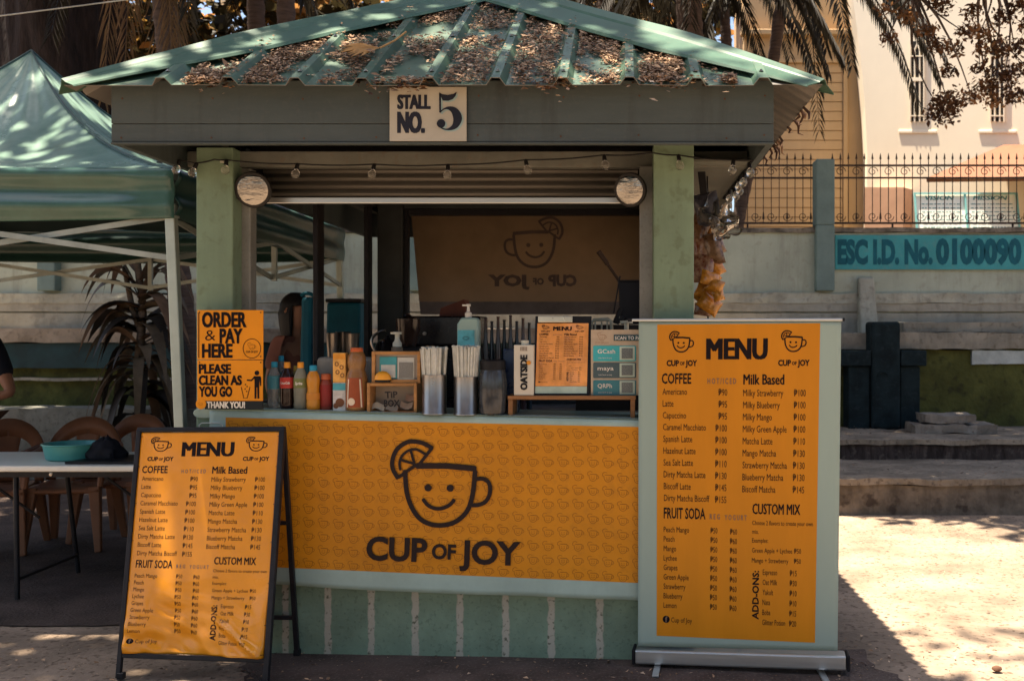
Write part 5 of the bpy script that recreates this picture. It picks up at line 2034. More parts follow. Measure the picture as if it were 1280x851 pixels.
mb.build('backing', mat('frame_back', (.34, .30, .25), .6), t)
mb = MB()
mb.box(XX(473.5, Y), XX(495, Y), Y + .014, Y + .0195, ZZ(473, Y), ZZ(446, Y))
mb.build('teal_card', mat('card_teal', (.07, .33, .36), .5), t)
mb = MB()
mb.box(XX(475.5, Y), XX(493.5, Y), Y + .010, Y + .0138, ZZ(472, Y), ZZ(456, Y))
mb.box(XX(496, Y), XX(517, Y), Y + .014, Y + .0195, ZZ(474.5, Y), ZZ(447, Y))
mb.build('white_card', mat('card_white', (.55, .56, .5), .5), t)
mb = MB()
mb.box(XX(498, Y), XX(515.5, Y), Y + .011, Y + .0138, ZZ(472.5, Y), ZZ(453, Y))
mb.build('grey_square', mat('grey_patch', (.22, .22, .2), .6, var=.3, vs=300), t)
t = thing('smiley_ornament', 'small orange smiling dome ornament in front of the wooden card frame', 'ornament', fm(478, 478) + Vector((0, -.02, 0)))
c = P(478.5, 474.5, 4.455)
mb = MB()
mb.lathe([(.038, 0), (.037, .012), (.030, .026), (.016, .036), (0, .039)], c + Vector((0, 0, 0)), 24, sy=.6)
mb.build('dome', mat('smiley_orange', (.85, .36, .02), .35, var=.06), t, smooth=True)
mb = MB()
mb.lathe([(.034, 0), (.036, .006), (.036, .0099), (0, .0099)], c - Vector((0, 0, .010)), 20, sy=.6)
mb.build('stand', BLACK_PLASTIC, t)
mb = MB()
f2 = lambda v, o: Vector((c.x + v[0], c.y - math.sqrt(max(0, .036 ** 2 - v[0] ** 2)) * .58 - .001 + v[1] * .25, c.z + v[1]))
flat(mb, *disc2(-.009, .023, .0026, 8), f2, 0)
flat(mb, *disc2(.009, .023, .0026, 8), f2, 0)
flat(mb, *ribbon([(-.013, .015), (-.006, .010), (.006, .010), (.013, .015)], .003), f2, 0)
mb.build('face', BLACK_PLASTIC, t)
# pump top behind the card frame
x, Y = XX(496.5, 4.62), 4.62
t = thing('soap_bottle', 'white pump bottle behind the wooden card frame', 'bottle', (x, Y, cz(x)))
IV = mat('ivory_plastic', (.62, .60, .48), .4)
mb = MB()
mb.lathe([(.03, 0), (.031, .15), (.026, ZZ(434, Y) - cz(x)), (.0, ZZ(433.5, Y) - cz(x))], (x, Y, cz(x)), 20)
mb.build('body', mat('amber_plastic', (.16, .11, .07), .3), t, smooth=True)
mb = MB()
z = ZZ(433.3, Y)
mb.lathe([(.021, 0), (.021, .018), (.013, .028), (.010, .04), (.011, .048), (.011, .056), (.022, .058), (.022, .068), (0, .07)], (x, Y, z), 16)
mb.box(x - .03, x, Y - .006, Y + .006, z + .058, z + .067)
mb.build('pump', IV, t, smooth=True)
# straw holders
STRAW = mat('straw_white', (.78, .78, .70), .45, var=.10, vs=40, translucent=.35)
for px, Y, ytop, lab1, lab2 in ((543, 4.44, 468, 'steel cylinder holding straws beside the wooden tip box', 'bundle of white wrapped straws in the steel cylinder beside the tip box'), (582.5, 4.44, 470.5, 'steel cylinder holding straws beside the glass jar', 'bundle of white wrapped straws in front of the sanitizer bottle')):
    x = XX(px, Y)
    z0 = cz(x)
    r = 15.3 / F * Y
    H = ZZ(ytop, Y) - z0
    t = thing('straw_holder', lab1, 'holder', (x, Y, z0), 'steel straw holders')
    mb = MB()
    mb.lathe([(r * 1.04, 0), (r * 1.04, .006), (r * .98, .010), (r * .98, H), (r * .93, H), (r * .93, .012), (0, .012)], (x, Y, z0), 32)
    mb.build('cylinder', STEEL, t, smooth=True)
    mb = MB()
    rr = random.Random(px)
    for i in range(100):
        q = r * .72 * math.sqrt(rr.random())
        a = rr.uniform(0, 6.283)
        b = Vector((x + q * math.cos(a), Y + q * math.sin(a), z0 + .014))
        tp = Vector((x + q * 1.5 * math.cos(a), Y + q * 1.35 * math.sin(a), z0 + H + (.105 + .012 * rr.random() if px < 560 else .115 + .018 * rr.random())))
        mb.tube([b, b.lerp(tp, .6), tp], .0052, 6)
        mb.tube([tp, tp + Vector((rr.uniform(-.003, .003), rr.uniform(-.003, .003), .006))], [.0052, .0072], 6)
    tag(mb.build('straws', STRAW), lab2, 'straws', 'bundles of straws')
# sanitizer pump bottle
x, Y = XX(586, 4.62), 4.62
t = thing('sanitizer_bottle', 'tall pale aqua sanitizer pump bottle behind the straws', 'bottle', (x, Y, cz(x)))
AQ = mat('aqua_plastic', (.30, .43, .38), .35, var=.06)
zt_ = ZZ(397, Y)
w = 13.5 / F * Y
mb = MB()
prof = [(-w, cz(x)), (w, cz(x)), (w, zt_ - .012), (w - .012, zt_), (-w + .02, zt_), (-w, zt_ - .03)]
mb.prism(prof, Y - .03, Y + .04)
mb.v = [Vector((v.x + x, v.y, v.z)) for v in mb.v]
mb.build('body', AQ, t, bevel=.012, smooth=True)
mb = MB()
mb.box(x - w * .92, x + w * .62, Y - .0325, Y - .0305, zt_ - .15, zt_ - .058)
lb = mb.build('label_panel', mat('aqua_label', (.13, .47, .52), .4, var=.25, vs=14), t)
mb = MB()
f3 = lambda v, o: Vector((x + v[0], Y - .0335 - o, zt_ + v[1]))
for k_ in (1, .72):
    pts_ = [(-.008 + .015 * k_ * math.cos(a), -.095 + .008 * k_ * math.sin(a)) for a in [i * .35 for i in range(19)]]
    flat(mb, *ribbon(pts_, .0016), f3, 0)
mb.build('label_mark', mat('label_ink', (.05, .13, .14), .5), lb)
mb = MB()
mb.lathe([(.016, 0), (.016, .022), (.008, .026), (.006, .05), (.011, .052), (.011, .062), (0, .063)], (x - .002, Y, zt_ + .0005), 16)
mb.box(x - .03, x, Y - .005, Y + .005, zt_ + .053, zt_ + .061)
mb.build('pump', mat('pump_white', (.58, .56, .5), .4), t, smooth=True)
# glass jar
x, Y = XX(616, 4.45), 4.45
t = thing('glass_jar', 'dark ribbed glass jar with black lid beside the wooden riser', 'jar', (x, Y, cz(x)))
H = ZZ(462, Y) - cz(x)
r = 18 / F * Y
mb = MB()
mb.lathe([(r * .75, 0), (r * .92, .01), (r, H * .3), (r, H * .75), (r * .93, H * .9), (r * .85, H)], (x, Y, cz(x)), 28)
mb.build('jar_body', mat('smoky_glass', (.055, .06, .065), .12, var=.3, vs=18, trans=.25), t, smooth=True)
mb = MB()
mb.lathe([(r * .88, H * 1.002), (r * .9, H + .04), (r * .82, H + .045), (0, H + .045)], (x, Y, cz(x)), 28)
mb.build('lid', BLACK_PLASTIC, t, smooth=True)
# dark blue coffee pouch behind
x0, x1, Y = XX(628, 4.6), XX(648, 4.6), 4.6
mb = MB()
mb.hexa([(x0, Y, cz(x0)), (x1, Y, cz(x0)), (x1, Y + .07, cz(x0)), (x0, Y + .07, cz(x0)), (x0, Y + .02, ZZ(436, Y)), (x1, Y + .02, ZZ(436, Y)), (x1, Y + .035, ZZ(436, Y)), (x0, Y + .035, ZZ(436, Y))])
t = tag(mb.build('coffee_pouch', mat('navy_foil', (.016, .035, .085), .3, var=.3, vs=20), bevel=.006), 'dark blue foil pouch behind the oat milk carton', 'pouch')
# riser shelf
t = thing('riser_shelf', 'low wooden riser shelf at the right end of the counter', 'shelf', P(716, 522, 4.45))
Y = 4.42
xa_, xb_ = XX(634.5, Y), XX(795, Y)
zs = ZZ(494.5, Y)
mb = MB()
mb.box(xa_, xb_, Y, Y + .22, zs - .0175, zs)
mb.build('shelf_board', WOOD_DARK, t, bevel=.002)
for a, b in ((xa_ + .002, xa_ + .022), (xb_ - .024, xb_ - .004)):
    mb = MB()
    mb.box(a, b, Y + .002, Y + .215, cz((a + b) / 2), zs - .018)
    mb.build('leg', WOOD_DARK, t, bevel=.002)
# oat milk carton
t = thing('milk_carton', 'white carton reading OATSIDE on the wooden riser', 'carton', (XX(654, Y), Y, zs))
mb = MB()
a, b = XX(642, Y), XX(667, Y)
mb.box(a, b, Y + .01, Y + .085, zs + .0005, ZZ(431, Y))
mb.build('carton_body', mat('carton_cream', (.60, .555, .45), .5, var=.05), t, bevel=.003)
mb = MB()
mb.lathe([(.018, 0), (.018, .018), (.016, .02), (0, .02)], (XX(655, Y), Y + .045, ZZ(431, Y)), 16)
mb.build('screw_cap', IV, t, smooth=True)
mb = MB()
fm = lambda px, py, o=0.: Vector((XX(px, Y + .01), Y + .008 - o, ZZ(py, Y + .01)))
put_text(mb, fm, 'OATSIDE', 658.5, 487, 8.6, width=44, bold=.06, rot=math.pi / 2)
mb.build('lettering', BLACK_PLASTIC, t)
mb = MB()
flat(mb, *disc2(661, 453.2, 2.9, 8), lambda v, o: fm(v[0], v[1], o), .002)
mb.build('mark', mat('mark_orange', (.68, .27, .03), .5), t)
mb = MB()
for i in range(5):
    flat(mb, *ribbon([(651 + 1.8 * i, 438.5), (651 + 1.8 * i, 433.5)], .8, False), lambda v, o: fm(v[0], v[1], o), .0005)
mb.build('small_print', INK_PALE, t)
# clipboard menu
t = thing('menu_clipboard', 'black clipboard with small glossy orange menu on the riser', 'clipboard', (XX(703, Y), Y + .03, zs))
lean = .05


def cmap(px, py, o=0.):
    v = (494 - py) / 100
    return Vector((XX(px + (v - .5) * 2.2, Y + .03), Y + .028 + lean * v - o, ZZ(py, Y + .03)))


mb = MB()
q = [cmap(667, 494.2), cmap(738, 494.2), cmap(738, 395), cmap(667, 395)]
mb.add(q + [p + Vector((0, .005, .0)) for p in q], [(0, 1, 2, 3), (7, 6, 5, 4), (1, 0, 4, 5), (2, 1, 5, 6), (3, 2, 6, 7), (0, 3, 7, 4)])
mb.build('board', BLACK_PLASTIC, t)
LAM = mat('laminate_orange', (.80, .33, .075), .2, var=.22, vs=9, bump=.12, bs=5, coat=.5)
mb = MB()
mb.grid(lambda u, v: cmap(670 + 64.5 * u, 482.5 - 78.5 * v, .002), 8, 8)
pp = mb.build('menu_sheet', LAM, t)
mb = MB()
mb.grid(lambda u, v: cmap(670 + 64.5 * u, 491.5 - 8.7 * v, .002), 8, 2)
mb.build('sheet_foot', mat('laminate_mint', (.45, .56, .45), .2, coat=.5), pp)
mi, mt, ms = MB(), MB(), MB()
menu_layout(mi, mt, ms, lambda x, y, o=0.: cmap(671 + 62 * (x - LX0) / (LX1 - LX0), 404.5 + 77 * (y - LY0) / (LY1 - LY0), .0028 + o * .3))
mi.build('bold_lettering', INK, pp)
mt.build('lettering', INK_SOFT, pp)
ms.build('pale_lettering', INK_PALE, pp)
mb = MB()
mb.box(XX(673, Y + .08), XX(716, Y + .08), Y + .058, Y + .074, ZZ(403, Y + .08), ZZ(395, Y + .08))
mb.build('clip', mat('clip_steel', (.55, .56, .48), .3, metal=.5), t, bevel=.004)
# payment board
t = thing('payment_board', 'pale wooden SCAN TO PAY board with three teal payment cards', 'board', (XX(768, Y), Y + .03, zs))
fm = lambda px, py, o=0.: Vector((XX(px, Y + .035), Y + .035 - o, ZZ(py, Y + .035)))
mb = MB()
mb.box(XX(738.6, Y + .035), XX(806, Y + .035), Y + .035, Y + .041, zs + .0005, ZZ(412, Y + .035))
mb.build('panel', mat('board_ply', (.50, .395, .28), .5, var=.1, vs=20), t)
CARDS = [((.04, .40, .43), 432, 451.5, 'GCash'), ((.055, .095, .105), 453, 472.5, 'maya'), ((.03, .18, .215), 475, 494.2, 'QRPh')]
for c_, y0, y1, s in CARDS:
    mb = MB()
    rc = []
    for cx_, cy_, a0 in ((795 - 1.6, y0 + 1.6, -90), (795 - 1.6, y1 - 1.6, 0), (741.5 + 1.6, y1 - 1.6, 90), (741.5 + 1.6, y0 + 1.6, 180)):
        for k_ in range(5):
            a = R(a0 + 22.5 * k_)
            rc.append((cx_ + 1.6 * math.cos(a), cy_ + 1.6 * math.sin(a)))
    mb.prism([(fm(a, b).x, fm(a, b).z) for a, b in rc][::-1], Y + .032, Y + .0348)
    cd = mb.build('payment_card', mat('card_face', c_, .35, var=.08), t)
    mb = MB()
    mb.box(XX(774.5, Y), XX(793.5, Y), Y + .029, Y + .0318, ZZ(y1 - 1.2, Y), ZZ(y0 + 1.2, Y))
    cp = mb.build('code_patch', mat('patch_mint', (.50, .60, .50), .4), cd)
    mb = MB()
    mb.box(XX(777, Y), XX(791, Y), Y + .0262, Y + .0288, ZZ(y1 - 3.2, Y), ZZ(y0 + 3.4, Y))
    mb.build('grey_square', mat('patch_grey', (.17, .19, .18), .6, var=.45, vs=260), cp)
    mb = MB()
    put_text(mb, lambda a, b, o=0.: fm(a, b, o), s, 747, y0 + 9.6, 5.4, width={'GCash': 22, 'maya': 20, 'QRPh': 18}[s], bold=.01, off=.0045)
    put_text(mb, lambda a, b, o=0.: fm(a, b, o), 'scan here to pay', 748, y0 + 16, 1.8, width=17, off=.0045)
    mb.build('lettering', WTXT, cd)
mb = MB()
put_cup(mb, fm, 752.5, 420.5, 11.5, off=.001, lw=.8, simple=True)
put_text(mb, fm, 'CUP OF JOY', 752.5, 429, 1.8, width=17, align='c', off=.001)
mb.build('emblem', mat('emblem_tan', (.30, .15, .08), .5), t)
mb = MB()
mb.box(XX(767, Y), XX(806, Y), Y + .030, Y + .0345, ZZ(426, Y), ZZ(418.5, Y))
bdg = mb.build('heading_badge', mat('badge_dark', (.03, .075, .085), .4), t)
mb = MB()
put_text(mb, fm, 'SCAN TO PAY', 768.5, 424.4, 4.4, width=36, bold=.02, off=.0055)
mb.build('heading', WTXT, bdg)

# ------------------------------------------------------------------ inside the stall
wc = thing('work_counter', 'dark back counter inside the stall', 'counter', (-.7, 6.7, .04))
mb = MB()
mb.box(-1.5, .12, 6.2, 7.1, .042, .9)
mb.build('cabinet', mat('dark_cabinet', (.035, .028, .025), .6), wc)
mb = MB()
mb.box(-1.54, .15, 6.15, 7.15, .902, .94)
mb.build('worktop', mat('dark_worktop', (.05, .04, .035), .35), wc, bevel=.006)
em = thing('coffee_machine', 'black espresso machine on the back counter under the brown banner', 'machine', (XX(560, 6.6), 6.6, .941))
Y = 6.6
mb = MB()
mb.box(XX(512, Y), XX(600, Y), Y, Y + .38, 1.36, ZZ(395, Y))
mb.box(XX(512, Y), XX(600, Y), Y + .16, Y + .38, 1.0, 1.359)
mb.box(XX(508, Y), XX(604, Y), Y - .08, Y + .40, .945, .999)
mb.build('machine_body', mat('machine_black', (.012, .010, .012), .25), em, bevel=.012)
for q in (535, 577):
    mb = MB()
    c = Vector((XX(q, Y), Y + .08, 1.30))
    mb.lathe([(.035, 0), (.035, .059)], c, 20)
    mb.tube([c + Vector((0, -.03, .02)), c + Vector((0, -.16, .005))], [.012, .016], 8)
    mb.build('portafilter', STEEL, em, smooth=True)
mb = MB()
c = Vector((XX(606, Y), Y + .1, 1.35))
mb.tube([c, c + Vector((.02, -.06, -.06)), c + Vector((.025, -.09, -.26))], .006, 8)
mb.build('steam_wand', STEEL, em)
mb = MB()
for q in (522, 531):
    mb.lathe([(.012, 0), (.012, .012), (0, .013)], (XX(q, Y), Y - .002, 1.44), 14, M=Matrix.Rotation(R(90), 3, 'X'))
mb.build('dial', STEEL, em)
# cardboard box on the machine
Y = 6.7
mb = MB()
p = [P(549, 395, Y), P(583, 395, Y), P(580, 374, Y), P(551, 385, Y)]
mb.add(p + [q + Vector((0, .2, 0)) for q in p], [(0, 1, 2, 3), (7, 6, 5, 4), (1, 0, 4, 5), (2, 1, 5, 6), (3, 2, 6, 7), (0, 3, 7, 4)])
tag(mb.build('cardboard_box', mat('red_brown_card', (.14, .05, .035), .7)), 'slant topped reddish cardboard box on the coffee machine', 'box')
# kettle with bright curved handle
x, Y = XX(484, 6.3), 6.3
t = thing('kettle', 'black kettle with bright curved handle behind the soap pump', 'kettle', (x, Y, .941))
mb = MB()
mb.box(x - .12, x + .12, Y - .12, Y + .12, .942, 1.225)
mb.build('kettle_stand', BLACK_PLASTIC, t, bevel=.01)
mb = MB()
mb.lathe([(.085, 0), (.088, .02), (.075, .14), (.055, .17), (.02, .178), (.012, .2), (0, .2)], (x, Y, 1.226), 28)
mb.build('kettle_body', mat('kettle_black', (.016, .014, .016), .15), t, smooth=True)
mb = MB()
mb.tube([Vector((x - .07, Y, 1.33)) + Vector((-.06 * math.sin(a) + .06 * (1 - math.cos(a)), -.02, .13 * math.sin(a * .6))) for a in [i * .3 for i in range(9)]], .009, 8)
mb.build('handle', STEEL, t, smooth=True)
mb = MB()
mb.tube([(x + .07, Y, 1.27), (x + .12, Y, 1.30), (x + .14, Y, 1.38)], [.012, .009, .006], 8)
mb.build('spout', STEEL, t, smooth=True)
# coffee grinder
x, Y = XX(507, 6.15), 6.2
t = thing('coffee_grinder', 'dark coffee grinder with smoky hopper between kettle and machine', 'grinder', (x, Y, .941))
mb = MB()
mb.box(x - .07, x + .07, Y - .06, Y + .12, .942, 1.36)
mb.build('grinder_body', BLACK_PLASTIC, t, bevel=.015)
mb = MB()
mb.lathe([(.045, 0), (.075, .1), (.078, .17), (.03, .18), (.012, .2), (0, .2)], (x, Y + .02, 1.362), 22)
mb.build('hopper', mat('smoky_plastic', (.05, .03, .025), .15, trans=.4), t, smooth=True)
# row of dark bottles
DB = [mat('dark_bottle', c, .15, var=.2) for c in ((.03, .02, .025), (.035, .045, .06), (.05, .02, .02), (.02, .03, .035))]
for i in range(8):
    px = 607 + 7.8 * i
    Y = 6.55 + .04 * (i % 2)
    x = XX(px, Y)
    h = [.60, .58, .61, .59, .62, .58, .60, .57][i]
    mb = MB()
    mb.lathe([(.019, 0), (.02, h * .66), (.012, h * .78), (.009, h * .97), (.011, h), (0, h)], (x, Y, .942), 14)
    tag(mb.build('dark_bottle', DB[i % 4], smooth=True), 'tall dark bottle in the row under the brown banner', 'bottle', 'dark bottles on the back counter')
# tall black bin with a wooden paddle
Y = 5.05
t = thing('utensil_bin', 'tall black bin at the right guide of the serving window', 'bin', (XX(792, Y), Y, 1.0))
mb = MB()
prof = [(XX(775, Y), ZZ(405, Y)), (XX(812, Y), ZZ(405, Y)), (XX(814, Y), ZZ(351, Y)), (XX(773, Y), ZZ(351, Y))]
mb.prism(prof, Y, Y + .16)
mb.build('bin_body', mat('bin_black', (.010, .010, .015), .4), t, bevel=.008)
mb = MB()
mb.box(XX(772, Y), XX(815, Y), Y - .006, Y + .166, ZZ(352.5, Y), ZZ(350, Y))
mb.build('bin_rim', BLACK_PLASTIC, t, bevel=.003)
mb = MB()
mb.box(-.24, .12, 4.95, 5.3, 1.06, ZZ(406, 5.05))
tag(mb.build('dark_cupboard', mat('cupboard_black', (.02, .017, .016), .6)), 'low black cupboard carrying the tall black bin', 'cupboard')
mb = MB()
a, b = P(776, 354, Y + .05), P(748, 314, Y + .02)
mb.bar(a, b.lerp(a, .42), .014, .014)
mb.bar(b.lerp(a, .42), b, .020, .020, w2=.026, h2=.022)
mb.bar(a + (a - b).normalized() * .1, a, .012)
tag(mb.build('paddle', mat('dark_wood', (.05, .028, .018), .5), bevel=.003), 'dark wooden handled paddle leaning out of the black bin', 'paddle')
mb = MB()
for a, b in (((767, 392), (775, 345)), ((779, 396), (771, 404)), ((768, 404), (776, 385))):
    mb.bar(P(*a, Y - .04), P(*b, Y - .03), .006 if a[0] == 767 else .018)
tag(mb.build('tongs', BLACK_METAL), 'black tongs leaning against the tall bin', 'tongs')
# pale plastic drying rack behind the payment board
t = thing('dish_rack', 'pale plastic rack behind the payment board', 'rack', P(755, 412, 4.7))
RK = mat('rack_plastic', (.40, .40, .33), .4)
Y = 4.72
mb = MB()
for Y_ in (Y, Y + .1):
    mb.tube([P(740, 420, Y_), P(739, 404, Y_), P(742, 400, Y_), P(760, 399, Y_), P(764, 402, Y_), P(765, 420, Y_)], .008, 8)
for q in (744, 752, 759):
    mb.tube([P(q, 400, Y), P(q, 400, Y + .1)], .005, 6)
    mb.tube([P(q, 401, Y), P(q, 424, Y)], .004, 6)
mb.build('wire_frame', RK, t, smooth=True)
mb = MB()
mb.tube([P(783, 424, Y), P(783, 404, Y)], .011, 10)
mb.lathe([(.03, 0), (.03, .012), (0, .014)], P(783, 404, Y), 16)
mb.build('post', IV, t, smooth=True)

# ------------------------------------------------------------------ hanging snacks beside the right post
rr = random.Random(8)


def pillow(mb, c, w, h, th, M, seed):
    def fn(u, v, s):
        a, b = u * 2 - 1, v * 2 - 1
        k = (max(0, 1 - abs(a) ** 2.6) * max(0, 1 - abs(b) ** 2.2)) ** .6
        n_ = .22 * noise.noise(Vector((a * 2.5, b * 2.5, seed + s * 3))) * (1 if k > .02 else .15)
        p = Vector((a * w / 2 * (1 - .06 * (1 - abs(b))), s * th / 2 * (k + n_ * k + .03), b * h / 2))
        return c + M @ p
    for s in (-1, 1):
        mb.grid(lambda u, v: fn(u, v, s), 12, 12, s > 0)


SN = {'gold': mat('snack_gold', (.50, .20, .02), .25, var=.35, vs=28, coat=.4), 'clear': mat('clear_film', (.34, .31, .26), .1, trans=.85, var=.2, vs=25, ior=1.2), 'red': mat('snack_red', (.36, .09, .04), .3, var=.6, vs=50, col2=(.34, .22, .13), coat=.3), 'brown': mat('snack_brown', (.20, .085, .035), .3, var=.6, vs=45, col2=(.26, .15, .08), coat=.3), 'dark': mat('snack_dark', (.06, .06, .08), .35, var=.4, vs=30)}
from mathutils import Euler
HANG = [(889, 262, .15, .16, 'dark', 10, 'dark wrapped snack pack at the top of the hanging strip'), (880, 278, .12, .17, 'brown', -25, 'brown snack pack hanging under the dark pack'), (897, 290, .10, .13, 'gold', 20, 'golden snack pack near the top of the strip, under clear film'),
        (884, 312, .13, .15, 'red', 4, 'red and white speckled snack pack high on the strip'), (899, 312, .10, .15, 'brown', 12, 'brown speckled snack pack beside the red pack'), (882, 335, .13, .15, 'red', -5, 'second red speckled pack lower on the strip'),
        (902, 333, .09, .11, 'gold', 25, 'small golden pack sticking out halfway down the strip'), (893, 348, .13, .09, 'gold', -14, 'flat golden chip bag just below the red packs'), (900, 357, .11, .08, 'gold', -20, 'flat golden chip bag third from the bottom'),
        (889, 366, .15, .085, 'gold', -24, 'wide golden banana chip bag second from the bottom'), (892, 380, .15, .10, 'gold', -32, 'lowest golden banana chip bag on the strip'),
        (876, 292, .09, .14, 'brown', -8, 'narrow brown snack pack against the post near the top'), (874, 318, .08, .15, 'red', 3, 'narrow red speckled pack against the post'), (905, 305, .07, .10, 'brown', 22, 'small brown pack on the outer side of the strip'),
        (898, 345, .08, .08, 'gold', 30, 'small twisted golden bag under the small golden pack'), (880, 372, .10, .07, 'gold', -40, 'golden chip bag tucked against the post near the bottom'), (906, 369, .07, .07, 'gold', 15, 'small golden bag on the outer side near the bottom'), (882, 387, .10, .06, 'red', -8, 'red pack at the foot of the strip')]
for i, (px, py, w, h, k, rot, lab) in enumerate(HANG):
    Y = 4.85 + rr.uniform(-.05, .06)
    s_ = .82 if k == 'gold' else 1.
    mb = MB()
    pillow(mb, P(px - 4 - (px - 885) * .18, py, Y), .86 * w * (1.15 * s_ if k == 'gold' else 1), h * s_, .05, Euler((R(rr.uniform(-12, 12)), R(-rot), R(rr.uniform(-30, 25)))).to_matrix(), i)
    tag(mb.build('snack_bag', SN[k], smooth=True), lab, 'snack bag', 'snack bags hanging beside the post')
mb = MB()
FILM = SN['clear']
for i, (px, py, w, h, rot) in enumerate(((895, 268, .16, .14, 35), (906, 282, .12, .12, 60))):
    def film(u, v, px=px, py=py, w=w, h=h, i=i):
        a, b = u - .5, v - .5
        n_ = noise.noise_vector(Vector((u * 3 + i * 5, v * 3, 2))) * .035
        return P(px, py, 4.78) + Euler((0, R(rot), 0)).to_matrix() @ (Vector((a * w, .03 * math.sin(u * 9), b * h)) + n_)
    mb.grid(film, 16, 16)
tag(mb.build('plastic_film', FILM, smooth=True), 'crumpled clear plastic bag at the top of the snack strip', 'plastic bag')
mb = MB()
mb.tube([P(885, 400, 4.9), P(886, 300, 4.92), P(884, 215, 4.9)], .004, 6)
tag(mb.build('hanging_cord', WIRE), 'dark cord carrying the strip of snack bags', 'cord')
mb = MB()
mb.bar(P(876, 206, 4.75), P(882, 262, 4.85), .035, .012)
tag(mb.build('dark_strap', DARK_FRAME), 'dark strap hanging beside the right post above the snacks', 'strap')


# ================================================================== TENT, TABLE, CHAIRS, PEOPLE, PLANT
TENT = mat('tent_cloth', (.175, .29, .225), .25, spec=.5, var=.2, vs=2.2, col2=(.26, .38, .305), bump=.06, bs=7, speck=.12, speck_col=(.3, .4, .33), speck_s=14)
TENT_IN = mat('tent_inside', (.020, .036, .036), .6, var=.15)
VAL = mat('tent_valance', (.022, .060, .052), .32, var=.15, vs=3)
TUBE = mat('tent_tube', (.44, .50, .44), .4, metal=.3, var=.08)
tn = thing('canopy_tent', 'green pop-up canopy tent with pale metal legs beside the stall', 'tent', (-3.78, 6.45, 0))
TX0, TX1, TY0, TY1 = -5.30, -2.235, 4.95, 7.95
TCX, TCY = -3.84, 6.45
ZV, ZP = 2.254, 3.27


def canopy_ab(a, b):
    x = TCX + (a * (TX1 - TCX) if a > 0 else a * (TCX - TX0))
    y = TCY + b * 1.5
    t = max(abs(a), abs(b))
    k = (1 - t)
    z = ZV + (ZP - ZV) * (.45 * k + .55 * k ** 2.6)
    m_ = min(abs(a), abs(b)) / max(t, 1e-4)
    z -= .10 * (1 - m_ ** 2) * t * (1 - t) * 2          # the cloth sags between the hips
    w_ = (1 - m_ ** 6)
    z += w_ * (.016 * math.sin(math.atan2(b, a) * 22 + 4 * t) * (1 - t) * t * 2.5 + .022 * t * noise.noise(Vector((a * 3.5, b * 3.5, 2))) + .010 * t * noise.noise(Vector((a * 9, b * 9, 5))))
    return (x, y, z)


mb = MB()
for q in range(4):
    def sector(u, v, q=q):
        s = u * 2 - 1
        t = max(v, .0005)
        a, b = ((s * t, -t), (t, s * t), (-s * t, t), (-t, -s * t))[q]
        return canopy_ab(a, b)
    mb.grid(sector, 44, 40)
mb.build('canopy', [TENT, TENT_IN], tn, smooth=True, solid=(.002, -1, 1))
mb = MB()
hip = lambda sx_, sy_: [Vector(canopy_ab(sx_ * t, sy_ * t)) + Vector((0, 0, .004)) for t in [i / 24 for i in range(25)]]
for sx_, sy_ in ((1, -1), (-1, -1), (1, 1), (-1, 1)):
    mb.tube(hip(sx_, sy_), .007, 6)
mb.build('seam', VAL, tn)
for k_, (a, b) in enumerate((((TX0, TY0), (TX1, TY0)), ((TX1, TY0), (TX1, TY1)), ((TX1, TY1), (TX0, TY1)), ((TX0, TY1), (TX0, TY0)))):
    a, b = Vector((*a, 0)), Vector((*b, 0))
    d = (b - a).normalized()
    nn = Vector((d.y, -d.x, 0))
    mb = MB()

    def val(u, v):
        p = a.lerp(b, u) + nn * (.004 + .021 * math.sin(v * 10.5 + .6 * math.sin(u * 3)) * (.5 + .5 * math.sin(math.pi * min(1, (1 - u) * 6) / 2)) * (.8 if u < .93 else .35) + .008 * noise.noise(Vector((u * 6, v * 3, k_))))
        sag = .0 - .02 * math.sin(math.pi * u) * v
        return Vector((p.x, p.y, ZV + .01 - (.248) * v + sag))
    mb.grid(val, 60, 22)
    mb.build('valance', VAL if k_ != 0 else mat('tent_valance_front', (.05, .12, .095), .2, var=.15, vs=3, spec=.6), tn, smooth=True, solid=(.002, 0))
legs = [((TX1 - .03, TY0 + .03), (-2.165, 4.96)), ((TX0 + .03, TY0 + .03), (TX0, TY0)), ((TX1 - .03, TY1 - .03), (-2.20, TY1)), ((TX0 + .03, TY1 - .03), (TX0, TY1))]
for (tx, ty), (bx, by) in legs:
    mb = MB()
    tp, bt_ = Vector((tx, ty, 2.03)), Vector((bx, by, 0.01))
    mb.bar(bt_.lerp(tp, .42), tp, .048, .048, up=(0, 1, 0))
    mb.bar(bt_, bt_.lerp(tp, .46), .040, .040, up=(0, 1, 0))
    mb.box(bx - .05, bx + .05, by - .05, by + .05, .002, .012)
    mb.build('leg', TUBE, tn, bevel=.006)
    mb = MB()
    mb.bar(tp + Vector((0, 0, -.01)), tp + Vector((0, 0, .06)), .060, .060, up=(0, 1, 0))
    mb.bar(bt_.lerp(tp, .44), bt_.lerp(tp, .47), .058, .058, up=(0, 1, 0))
    mb.build('leg_joint', mat('joint_plastic', (.40, .46, .42), .5), tn, bevel=.004)
cs = [Vector((TX1 - .03, TY0 + .03, 0)), Vector((TX0 + .03, TY0 + .03, 0)), Vector((TX0 + .03, TY1 - .03, 0)), Vector((TX1 - .03, TY1 - .03, 0))]
